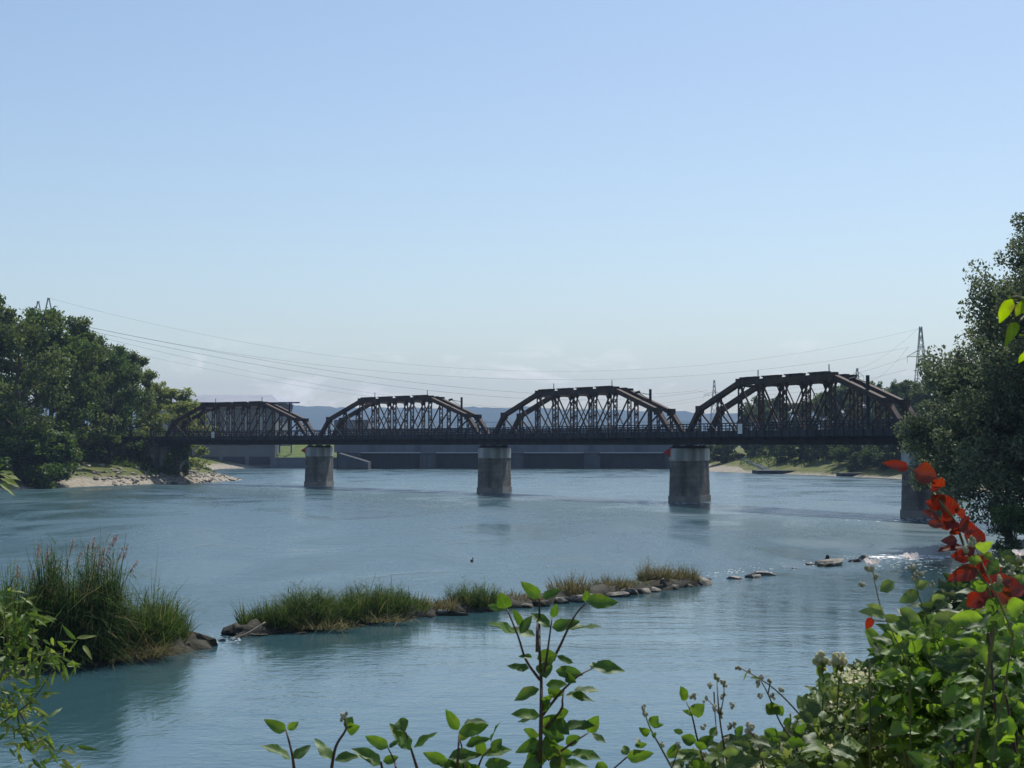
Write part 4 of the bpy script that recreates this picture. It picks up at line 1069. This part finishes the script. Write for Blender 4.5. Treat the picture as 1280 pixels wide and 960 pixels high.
def bird():
    p = on_water(590, 702); r = empty('duck', p, 1.2); r.scale = (.62,)*3; b = MB()
    b.tube(smooth_path([(-.22,0,.1),(-.16,0,.09),(0,0,.08),(.12,0,.1),(.17,0,.2),(.19,0,.3),(.23,0,.31)], 3), [.02,.05,.08,.1,.115,.12,.12,.115,.1,.08,.06,.045,.042,.045,.05,.055,.05,.03,.015], 8)
    b.build('body', M['bird'], r, True); c = MB(); c.tube([(.23,0,.305),(.3,0,.295)], [.018,.006], 6); c.build('beak', M['dead'], r)
    tag(r, 'tiny dark duck afloat alone in mid-river', 'duck')
bird()

# bank grass (stuff)
def bank_grass():
    Vs, Fs, k = [], [], 0
    for i, (x0, x1, Y0, Y1, n, h) in enumerate(((128,212,252,276,3600,1.2),(236,292,272,290,1800,1.1),(925,1110,335,370,2600,.9))):
        r = np.random.default_rng(i+50); xx = r.uniform(x0,x1,n); YY = r.uniform(Y0,Y1,n)
        if i == 2: YY = YY-(xx-925)*.15+8
        X = (xx-640)/F*YY; Z = ground_h(X, YY); ok = Z > 1.5; X, YY, Z = X[ok], YY[ok], Z[ok]; n = len(X)
        V, f, _ = blades(n, 0, 0, 0, .01, .01, h*.5, h, .5, .3, i+60, segs=2)
        V = V.reshape(n, -1, 3); V += np.stack([X, YY, Z-.05],-1)[:,None,:]; V = V.reshape(-1,3); Vs.append(V); Fs.append(f+k); k += len(V)
    o = link('bank_grass', np_mesh('bank_grass', np.concatenate(Vs), np.concatenate(Fs)), M['grass']); tag(o, 'fresh green grass on the river banks', 'grass', kind='stuff')
bank_grass()
for i, (px, Y, s) in enumerate(((110,246,.7),(128,250,.9),(150,249,.6),(172,252,.8),(190,254,.7),(215,256,.8),(232,258,.6),(140,247,.5),(98,240,.8),(205,252,.5),(265,268,.5),(160,256,.6))):
    X = X_at(px, Y); z = max(gh(X, Y), 0)
    o = link('stone', rock_mesh(130+i, s, s*.8, s*.7), M['pale_rock']); o.location = (X, Y, z); tag(o, 'pale stone lying on the sunny beach below the trees', 'stone', 'stones on the beach')

def beach_gravel():
    r = np.random.default_rng(91); n = 2600
    px = r.uniform(85, 300, n); Y = r.uniform(236, 280, n); X = (px-640)/F*Y; Z = ground_h(X, Y); ok = (Z > -.1)&(Z < 2.0); X, Y, Z = X[ok], Y[ok], Z[ok]; n = len(X)
    base = np.array([(1,0,0),(0,1,0),(-1,0,0),(0,-1,0),(.1,.1,.8),(0,0,-.4)]); tri = np.array([(0,1,4),(1,2,4),(2,3,4),(3,0,4),(1,0,5),(2,1,5),(3,2,5),(0,3,5)])
    S = (r.gamma(1.6, .09, n)+.06)[:,None,None]; V = base[None]*(1+r.normal(0,.25,(n,6,3)))*S*np.array([1,1,.8]); V += np.stack([X,Y,Z],-1)[:,None,:]
    f = (tri[None]+(np.arange(n)*6)[:,None,None]).reshape(-1,3)
    o = link('gravel', np_mesh('gravel', V.reshape(-1,3), f), M['stone']); tag(o, 'loose gravel and rubble on the beach below the trees', 'gravel', kind='stuff')
beach_gravel()

# ------------------------------------------------------------------ foreground plants
ROWS = 7
def leaf_geo(base, tip, width, tilt, curl=.12, fold=.25, seed=0, shape=1.0):
    """pointed leaf as a 5 x ROWS sheet, folded along the midrib and curling towards the tip; uv = (across, along)"""
    r = np.random.default_rng(seed)
    a = Vector(tip)-Vector(base); L = a.length; a.normalize()
    n0 = Vector((0,-1,0)); n0 = n0 - a*n0.dot(a)
    if n0.length < .05: n0 = Vector((0,0,1)) - a*a.z
    n0.normalize(); up = Vector((0,0,1)) - a*a.z
    if up.length > .05:
        sgn = 1 if a.cross(n0).dot(up) > 0 else -1
        n = (Quaternion(a, -sgn*tilt if False else 0) @ n0)
        n = (n0*math.cos(tilt) + up.normalized()*math.sin(tilt)).normalized() if abs(n0.dot(up.normalized())) < .98 else n0
        n = (n - a*n.dot(a)).normalized()
    else: n = n0
    s = a.cross(n)
    V, U = [], []
    for i in range(ROWS):
        v = i/(ROWS-1); wv = width/2*max(0.0, (math.sin(math.pi*v**(.75*shape))**.8))*(1 if 0 < v < 1 else .0) + (.0012 if v == 0 else .0004)
        c = Vector(base) + a*(L*v) - n*(curl*L*(v*v)) 
        c += s*(L*.03*math.sin(v*3+seed))
        for u in (-1,-.5,0,.5,1):
            V.append(c + s*(u*wv) + n*(abs(u)*wv*fold + abs(u)*wv*.24*math.sin(v*11+u*2+seed))); U.append((u, v))
    f = []
    for i in range(ROWS-1):
        for j in range(4): f.append((i*5+j, i*5+j+1, (i+1)*5+j+1, (i+1)*5+j))
    return V, f, U

class Leaves:
    def __init__(s): s.V=[]; s.F=[]; s.U=[]
    def add(s, *a, **k):
        V, f, U = leaf_geo(*a, **k); b = len(s.V); s.V += [tuple(v) for v in V]; s.F += [tuple(i+b for i in q) for q in f]; s.U += U
    def build(s, name, mat, parent, org):
        V = np.array(s.V)-np.array(org); me = np_mesh(name, V, np.array(s.F), True, s.U); return link(name, me, mat, parent, loc=(0,0,0))

def conv(z, off, sc=.25): return (off[0]+z[0]*sc, off[1]+z[1]*sc)
def ground_pt(p, dy=.05):
    """a stem's foot, straight below with a little slant"""
    y = p.y+dy; return Vector((p.x*1.0, y, gh(p.x, y)-.03))
LSEED = [0]
def shoot(name, label, cat, off, Y, stems, leaves, mat, twig='twig', rad=.0045, grp=None, buds=(), budmat='bud', flowers=(), foot=True, sc=.25, budr=.0045, back=.05):
    rr = np.random.default_rng(abs(hash(label)) % 1000 if False else len(label)*7+int(off[0]))
    first = at(*conv(stems[0][0], off, sc), Y); ft = ground_pt(first, back) if foot else first
    org = ft.copy(); root = empty(name, org); sb = MB()
    for si, st in enumerate(stems):
        pts = [at(*conv(z, off, sc), Y+rr.normal(0,.02)*(i > 0)) for i, z in enumerate(st)]
        if foot and (si == 0 or st[0][1] >= 940):
            pre = [ground_pt(pts[0], back)]
        else: pre = []
        q = [p-org for p in pre] + smooth_path([p-org for p in pts], 4); k = rad*(.72 if si == 0 else .5); sb.tube(q, [k*(1.3-.8*i/len(q)) for i in range(len(q))], 6)
    sb.build('stem', M[twig], root, True)
    lv = Leaves()
    for (bx,by,tx,ty,wd) in leaves:
        k = Y/F*sc; L = math.hypot(tx-bx, ty-by); real = max(wd, .46*L); tilt = math.acos(min(1, wd/real))
        LSEED[0] += 1; dy = rr.normal(0,.02)
        b3, t3 = at(*conv((bx,by),off,sc), Y+rr.normal(0,.008)), at(*conv((tx,ty),off,sc), Y+dy)
        lv.add(b3, t3, real*k, tilt+rr.normal(.1,.12), curl=rr.uniform(-.05,.2), fold=rr.uniform(.1,.45), seed=LSEED[0], shape=rr.uniform(.78,1.15))
    if leaves: lv.build('foliage', M[mat], root, org)
    if buds:
        for z in buds:
          bb = MB(); c0 = np.array(at(*conv(z, off, sc), Y)-org)
          for _ in range(5):
            c = c0+rr.normal(0,budr*.6,3)
            bb.tube([Vector(c)+Vector((0,0,-budr*.9)), Vector(c)+Vector((0,0,-budr*.2)), Vector(c)+Vector((0,0,budr*.6)), Vector(c)+Vector((0,0,budr*1.1))], [budr*.35, budr*.75, budr*.65, budr*.15], 6)
          bb.build('bud', M[budmat], root, True)
    for z in flowers:
        fl = Leaves(); c = at(*conv(z, off, sc), Y)
        for k in range(5):
            t = 2*math.pi*k/5+rr.uniform(0,.6); d = Vector((math.cos(t), math.sin(t)*.8-.3, .35)); LSEED[0] += 1
            fl.add(c, c+d*.018, .016, .9, curl=-.1, fold=.1, seed=LSEED[0], shape=1.3)
        fl.build('flower', M['petal'], root, org)
    tag(root, label, cat, grp)
    return root

S1o, S2o, S3o = (320,720), (600,720), (800,720)
shoot('dogwood_sapling', 'tall central dogwood sapling with purplish stem and broad green leaves', 'dogwood', S2o, 3.3,
    [[(300,960),(303,800),(306,640),(306,520),(298,380),(297,250),(297,112)], [(300,520),(230,420),(190,300),(135,165)], [(318,500),(340,360),(360,210)], [(318,500),(390,370),(435,275),(480,190),(530,135)], [(310,700),(380,610),(430,555),(500,495),(562,462)], [(330,760),(405,670),(412,620),(420,560)], [(340,920),(470,830),(540,785)], [(285,380),(285,280),(290,200)]],
    [(297,112,205,25,62),(312,105,412,72,40),(135,162,40,148,38),(135,160,100,82,75),(530,130,690,128,72),(530,128,535,72,45),(360,207,385,140,40),(190,290,40,225,38),(200,285,262,200,48),(275,300,140,250,42),(215,245,160,170,42),(350,255,250,180,52),(360,255,500,225,62),(440,265,612,250,30),(430,270,420,215,42),
     (260,405,195,398,24),(245,460,135,455,40),(385,390,275,420,75),(320,430,330,512,85),(385,400,460,440,32),(380,470,515,500,58),(430,500,470,530,52),(565,460,728,462,60),(570,465,560,425,30),(295,565,165,620,58),(340,560,420,600,55),(330,540,440,545,45),(470,570,605,560,32),(430,600,575,620,48),
     (295,690,160,690,44),(300,700,180,725,34),(300,745,430,700,75),(420,750,575,745,48),(540,780,595,700,68),(560,790,628,830,28),(295,790,195,775,48),(330,860,230,960,95),(345,880,470,890,80),(330,800,400,960,85),(455,880,600,910,44),(430,840,500,800,55),(410,945,540,950,44),(380,720,450,790,65),(330,700,390,765,65),(300,830,180,880,65),(420,820,300,760,65),
     (300,900,200,1000,70),(360,900,420,1000,80),(320,940,250,870,70),(430,700,400,660,50),(350,620,310,680,45),(590,930,640,1010,60),(310,640,370,590,40)], 'leaf_dog', rad=.0052)
gd = 'dogwood shoots along the bottom of the view'
shoot('dogwood_shoot', 'dogwood shoot with two leaf pairs, farthest from the sapling', 'dogwood', S1o, 3.2, [[(190,960),(178,880),(150,770)]], [(150,770,38,718,58),(160,768,210,730,40),(170,915,20,840,48),(185,910,275,842,48)], 'leaf_dog', grp=gd, rad=.004)
shoot('dogwood_shoot', 'curved dogwood shoot with a bud at its tip', 'dogwood', S1o, 3.25, [[(378,960),(400,850),(450,765),(440,705)]], [(450,765,522,752,62),(450,765,482,702,50),(375,915,298,798,38),(395,925,520,890,46)], 'leaf_dog', grp=gd, rad=.004, buds=[(440,695),(436,715)])
shoot('dogwood_shoot', 'low dogwood shoot with a wide spread of dark leaves', 'dogwood', S1o, 3.15, [[(630,960),(625,930)], [(700,960),(690,920),(660,860)]], [(625,940,475,860,72),(635,925,712,905,45),(660,860,548,797,62),(665,855,715,825,22)], 'leaf_dog', grp=gd, rad=.004)
shoot('dogwood_shoot', 'dogwood shoot with a round top leaf and two upright side leaves', 'dogwood', S1o, 3.3, [[(805,960),(780,880),(748,780)]], [(745,778,722,710,78),(772,868,668,730,48),(790,860,900,772,42)], 'leaf_dog', grp=gd, rad=.004)
shoot('dogwood_shoot', 'crowded dogwood shoot directly beside the sapling', 'dogwood', S1o, 3.25, [[(1005,960),(1010,900),(1015,790)], [(1040,960),(1030,860),(1012,800)], [(1110,960),(1135,900),(1180,850)]],
    [(1010,770,948,670,58),(1012,780,1165,745,68),(1010,805,1068,800,38),(1040,740,1165,725,22),(960,920,830,890,62),(965,915,1130,890,62),(965,930,1090,945,55),(1130,905,1110,800,55),(1180,870,1230,815,55),(1175,830,1205,720,28),(1140,900,1280,860,50),(1145,950,1280,930,62),(1050,850,1160,800,44),(1010,960,900,935,50),(1180,960,1300,1000,60),(1060,960,1150,1000,60)], 'leaf_dog', grp=gd, rad=.004)
shoot('dogwood_shoot', 'short dogwood shoot with one broad leaf on the far side of the sapling', 'dogwood', S2o, 3.2, [[(670,962),(735,905)]], [(735,905,864,896,68),(735,895,718,842,45),(775,850,835,838,30),(790,850,788,800,24)], 'leaf_dog', grp=gd, rad=.0035)
gc2 = 'bramble canes with buds'
shoot('bramble_cane', 'slim bramble cane with small round leaves nearest the sapling', 'bramble', S3o, 3.3, [[(160,960),(100,850),(50,760),(20,670)]], [(50,745,92,700,58),(60,748,118,745,26),(45,790,0,760,42),(80,800,60,790,28)], 'leaf_dog', 'green_twig', .0028, gc2, [(18,660),(25,690),(110,845),(200,850)])
shoot('bramble_cane', 'bramble cane with a round leaf above dark leaves', 'bramble', S3o, 3.35, [[(330,960),(290,830),(260,700),(232,630)], [(160,960),(180,900),(200,830)]], [(232,620,205,560,50),(258,690,322,640,72),(270,692,215,672,28),(215,785,162,768,28),(280,830,205,800,60),(290,860,370,800,62),(145,912,192,830,52),(350,800,385,752,42),(300,900,200,910,30),(340,960,250,930,50)], 'leaf_dog', 'twig', .003, gc2, [(265,600),(315,760),(320,890)])
shoot('bramble_cane', 'tall upright bramble cane crowded with grey buds', 'bramble', S3o, 3.3, [[(440,960),(405,760),(390,620),(385,510)], [(400,700),(420,590),(415,530)], [(395,690),(360,640),(330,615)], [(370,580),(376,700),(385,800)], [(440,770),(470,740)]], [(478,800,514,750,42),(420,880,470,900,40),(330,860,270,830,40)], 'leaf_dog', 'twig', .0025, gc2, [(378,505),(386,512),(415,530),(420,545),(352,548),(410,600),(330,615),(375,660),(368,670),(405,690),(398,675),(460,648),(470,735),(450,745),(430,810)], budr=.0042)
shoot('bramble_cane', 'short bramble cane ending in a tight bud cluster', 'bramble', S3o, 3.2, [[(620,960),(590,840),(560,790),(548,760)]], [(600,900,650,880,30)], 'leaf_grey', 'twig', .0025, gc2, [(548,748),(540,765),(560,760),(545,780),(590,840),(580,800)], budr=.005)
shoot('bramble_cane', 'long bare bramble cane arching out over the water', 'bramble', S3o, 3.6, [[(920,960),(850,770),(760,650),(640,540),(490,455)]], [(540,475,515,520,14),(600,520,560,500,16)], 'leaf_grey', 'green_twig', .003, gc2, [(490,455),(500,460),(545,478)], budr=.004)
shoot('bramble_cane', 'bramble cane with one lobed leaf under a few buds', 'bramble', S3o, 3.4, [[(830,960),(760,820),(700,730),(640,590),(603,520)], [(640,590),(650,540)]], [(680,690,630,640,70),(680,690,715,650,60),(680,690,660,640,60),(700,822,642,820,32),(740,820,842,840,54),(715,740,760,715,40),(780,780,830,745,40),(690,800,620,770,60)], 'leaf_dog', 'twig', .0028, gc2, [(605,508),(645,525),(588,530),(600,600),(660,600),(700,570)])
shoot('bramble_cane', 'bramble cane with a pale flower and one dangling red leaf', 'bramble', (1000,560), 3.1, [[(330,670),(290,580),(240,470),(215,350)], [(262,520),(225,515)]], [(240,430,283,400,38),(255,500,185,490,28),(250,495,200,470,30),(255,500,300,520,30),(285,600,255,625,20),(300,600,330,580,28)], 'leaf_grey', 'green_twig', .0019, gc2, [(215,360),(205,365),(185,410),(228,385)], flowers=[(215,345)], foot=True, sc=.4167)
lf = shoot('red_leaf_twig', 'single crimson leaf dangling beside the flowering cane', 'bramble', (1000,560), 3.1, [[(250,520),(215,515)]], [(215,508,198,545,26)], 'leaf_red', 'green_twig', .0015, None, foot=False, sc=.4167)
shoot('bramble_cane', 'bramble cane with the largest white flower', 'bramble', (1000,560), 3.2, [[(470,690),(400,560),(355,440),(332,340)], [(380,500),(440,470)]], [(355,430,300,460,40),(345,420,390,400,30),(395,460,440,445,36),(400,470,445,465,30),(300,480,365,520,35),(330,540,280,500,40),(420,540,380,500,50),(400,520,490,500,40)], 'leaf_grey', 'green_twig', .0019, gc2, [(340,360),(350,380),(360,375),(395,410),(345,390)], flowers=[(332,328)], sc=.4167, back=.9)
shoot('bramble_cane', 'bramble cane with a pale flower at the photo edge', 'bramble', (1000,560), 3.2, [[(700,560),(680,420),(660,325)]], [(680,400,640,385,30),(685,430,720,400,40)], 'leaf_grey', 'green_twig', .0019, gc2, [(655,335),(640,360),(625,375)], flowers=[(657,318)], sc=.4167, back=.9)
# red-leaved shoot: big drooping leaves up a pale stem
shoot('red_shoot', 'arching shoot of large glossy red leaves standing out against the willow', 'red leaved shoot', (1080,560), 2.6,
    [[(800,980),(720,800),(640,680),(590,560),(545,440),(470,340),(400,245),(330,160),(260,110)]],
    [(a, b_, c, d, e*1.25) for a, b_, c, d, e in [(265,112,135,92,52),(300,140,440,175,105),(420,235,470,180,60),(400,250,460,240,26),(480,350,375,320,60),(470,340,410,285,80),(540,400,440,280,100),(560,400,600,370,60),(455,420,340,385,38),(480,470,365,440,45),(540,420,460,480,90),(560,500,480,400,60),(580,470,680,490,70),(575,440,630,480,90),(555,480,545,530,60),(600,520,755,555,110),(560,560,460,555,50),(590,590,440,620,38),(640,640,520,650,70),(600,600,660,640,80),(680,720,500,800,80),(700,760,820,720,110),(640,700,760,660,80),(760,850,900,920,110),(700,880,620,950,90),(820,850,960,840,100),(780,800,900,780,60),(690,860,780,930,90)]], 'leaf_red', 'green_twig', .0035, None, sc=.2083, back=1.5)
shoot('bramble_cane', 'fresh yellow green bramble tips in front of the red shoot', 'bramble', (1000,560), 2.55, [[(640,560),(580,420),(540,330),(520,280)]], [(525,290,505,270,20),(530,300,575,290,36),(545,340,500,330,30),(560,350,600,370,55),(560,410,510,420,35),(570,420,620,410,30),(590,450,560,500,40),(620,480,680,470,60),(610,500,560,540,50),(550,320,580,330,26)], 'leaf_bush', 'green_twig', .0019, gc2, [(515,280),(520,285),(545,310),(500,300),(600,400)], sc=.4167, back=1.5)

def bush(name, label, cat, blobs, Y, n, size, mat, seed, twig='twig', flowers=0, fmat='cream', grp=None, aspect=.5, floww=.014):
    r = np.random.default_rng(seed); c0 = at(*blobs[0][:2], Y); org = Vector((c0.x, Y+.2, gh(c0.x, Y+.2)-.03)); root = empty(name, org)
    sb = MB(); lv = Leaves(); fl = []
    wts = np.array([bl[2]*bl[3] for bl in blobs], float); wts /= wts.sum()
    anchors = []
    for bl in blobs:
        for k in range(5):
            t = at(bl[0]+r.normal(0,.45)*bl[2], bl[1]+r.uniform(-.9,.5)*bl[3], Y+r.normal(0,.18)); foot = Vector((org.x+r.normal(0,.12), org.y+r.normal(0,.1), org.z))
            q = smooth_path([foot-org, foot.lerp(t,.5)+Vector((r.normal(0,.05),0,.05))-org, t-org], 4); sb.tube(q, [.006-.0042*i/len(q) for i in range(len(q))], 5); anchors.append(t)
    for i in range(n):
        bl = blobs[r.choice(len(blobs), p=wts)]; a = r.uniform(0,2*math.pi); rad = math.sqrt(r.random())
        x, y = bl[0]+math.cos(a)*rad*bl[2], bl[1]+math.sin(a)*rad*bl[3]; yy = Y+r.normal(0,.16)
        b3 = at(x, y, yy); d = Vector((r.normal(0,1), r.normal(0,.7), r.normal(.05,.55))).normalized(); L = size*r.choice([.5,.75,1.0,1.25,1.6], p=[.2,.25,.28,.17,.1])*r.uniform(.85,1.15)
        LSEED[0] += 1
        lv.add(b3, b3+d*L, L*aspect*r.uniform(.8,1.25), r.uniform(.1,1.35), curl=r.uniform(0,.35), fold=r.uniform(.1,.5), seed=LSEED[0], shape=r.uniform(.75,1.2))
        if flowers and r.random() < flowers and rad > .25: fl.append((x, y-bl[3]*.1, yy-.13))
    sb.build('stem', M[twig], root, True); lv.build('foliage', M[mat], root, org)
    if fl:
        C = []
        for x, y, yy in fl:
            c = np.array(at(x, y, yy)-org)
            for _ in range(80): C.append(c+r.normal(0,1,3)*np.array([floww,floww,floww*.45]))
        V, f = leaf_cloud(np.array(C), .0075, .8, .9, seed); o = link('blossom', np_mesh('blossom', V, f), M[fmat], root, loc=(0,0,0))
    tag(root, label, cat, grp)
    return root
bush('dogwood_shrub', 'dark leafy shrub filling the shade behind the other bushes', 'shrub', [(1200,900,110,90),(1110,920,90,60),(1260,820,60,110),(1190,800,50,50)], 4.3, 5200, .045, 'leaf_shaded', 1)
bush('dogwood_shrub', 'flowering shrub with flat cream blossom heads at the water edge of the bushes', 'flowering shrub', [(1060,900,55,60),(1030,930,50,45),(1095,870,40,45),(1110,930,60,50)], 3.9, 1700, .033, 'leaf_grey', 2, 'green_twig', .011, floww=.019)
bush('dogwood_shrub', 'bright leaved shrub below the red shoot', 'shrub', [(1180,870,80,80),(1150,820,50,45),(1220,900,60,70)], 3.5, 2100, .04, 'leaf_bush', 3, 'green_twig', .006)
bush('dogwood_shrub', 'broad leaved green shrub filling the lower corner', 'shrub', [(1250,850,50,90),(1270,930,50,50),(1220,950,60,40)], 3.1, 1100, .042, 'leaf_bush', 4)
bush('dogwood_shrub', 'low grey green bramble mass along the bottom edge beside the flowering shrub', 'bramble', [(960,955,70,28),(1010,950,60,30),(900,962,50,18)], 3.6, 480, .045, 'leaf_grey', 5, 'green_twig', .01)
bush('dogwood_shrub', 'shadowed shrub under the red shoot at the photo edge', 'shrub', [(1250,750,45,50),(1210,770,40,40)], 3.9, 1200, .042, 'leaf_shaded', 6)
gf = 'drooping flower heads on the shrub tip'
for lab, z, st in (('tallest drooping cream flower head at the tip of the flowering shrub', (905,430), [(880,960),(910,700),(915,510),(905,420)]), ('second drooping cream flower head at the tip of the flowering shrub', (990,430), [(990,960),(985,700),(995,520),(988,425)])):
    o = shoot('flower_stalk', lab, 'flower', S3o, 3.7, [st], [(z[0],z[1],z[0]-18,z[1]+75,34),(z[0],z[1]+5,z[0]+20,z[1]+70,34),(z[0],z[1]+10,z[0],z[1]+85,34),(z[0]+10,z[1]+20,z[0]+32,z[1]+55,22)], 'leaf_grey', 'green_twig', .0028, gf, [(z[0]-8,z[1]-14),(z[0]+10,z[1]-16),(z[0],z[1]-26),(z[0]+18,z[1]-2),(z[0]-18,z[1])], 'cream', budr=.008)
# lime leaves at the right edge: a branch of a shrub standing just outside the view
shoot('lime_branch', 'hanging branch of lime green leaves at the photo edge against the willow', 'branch', (1230,360), 2.1, [[(640,900),(560,300),(470,160),(380,100),(300,110)], [(520,240),(450,300),(380,370)], [(570,500),(500,560),(450,640)]],
    [(300,120,175,385,120),(445,140,350,310,100),(290,105,270,95,30),(360,380,225,600,90),(450,510,395,520,50),(455,660,400,850,95),(470,170,420,60,70),(560,400,490,480,90),(550,300,620,420,90),(480,250,400,260,40)], 'leaf_lime', 'green_twig', .004, None, sc=.1146)
# willow sprig at the left edge
def sprig(label, stems, Y, n, seed, foot):
    r = np.random.default_rng(seed); root = empty('willow_branch', foot); sb = MB(); lv = Leaves()
    for si, st in enumerate(stems):
        pts = [at(x, y, Y+r.normal(0,.06)) for x, y in st]
        if si == 0: pts = [foot, foot.lerp(pts[0],.6)+Vector((-.1,0,.5))] + pts
        q = smooth_path([p-foot for p in pts], 6); sb.tube(q, [.011*(1-.85*i/len(q))*(1 if si == 0 else .5) for i in range(len(q))], 5)
        q = [p for p in q if (p+foot).x > X_at(-25, Y)]
        for _ in range(n if si == 0 else n//2):
            u = r.random(); k = int(u*(len(q)-1)); p = q[k].lerp(q[min(k+1,len(q)-1)], r.random())+foot
            d = Vector((r.normal(.25,.7), r.normal(0,.6), r.normal(-.25,.5))).normalized(); L = r.uniform(.05,.1); LSEED[0] += 1
            p = p + Vector(r.normal(0,.04,3)); lv.add(p, p+d*L, L*.2, r.uniform(0,1.3), curl=r.uniform(0,.25), fold=.2, seed=LSEED[0], shape=.85)
    sb.build('stem', M['green_twig'], root, True); lv.build('foliage', M['leaf_sprig'], root, foot); tag(root, label, 'willow branch')
ft = Vector((-3.6, 6.6, gh(-3.6, 6.6)-.05))
sprig('bright willow sprig with narrow leaves hanging over the water at the photo edge', [[(-60,905),(-10,860),(15,815),(30,780),(42,765)],[(-20,920),(15,895),(45,870),(70,830),(82,815)],[(10,870),(30,900),(50,930),(80,940)],[(0,850),(10,800),(5,760),(20,745)],[(20,880),(28,920),(52,950)],[(20,830),(50,820),(75,815)]], 6.6, 85, 3, ft)
ft = Vector((-4.4, 6.9, gh(-4.4, 6.9)-.05))
shoot('willow_branch', 'few narrow willow leaves poking in above the pale reeds', 'willow branch', (0,570), 6.0, [[(-200,120),(-60,60),(0,50)], [(-60,420),(0,430)]], [(0,48,42,50,10),(-5,55,66,78,11),(0,70,60,98,12),(-5,85,48,118,12),(-10,45,12,25,8),(-10,430,20,415,12),(-5,440,18,470,14),(-20,455,15,482,10)], 'leaf_sprig', 'green_twig', .004, None, foot=True, sc=.406)

bpy.context.view_layer.update()
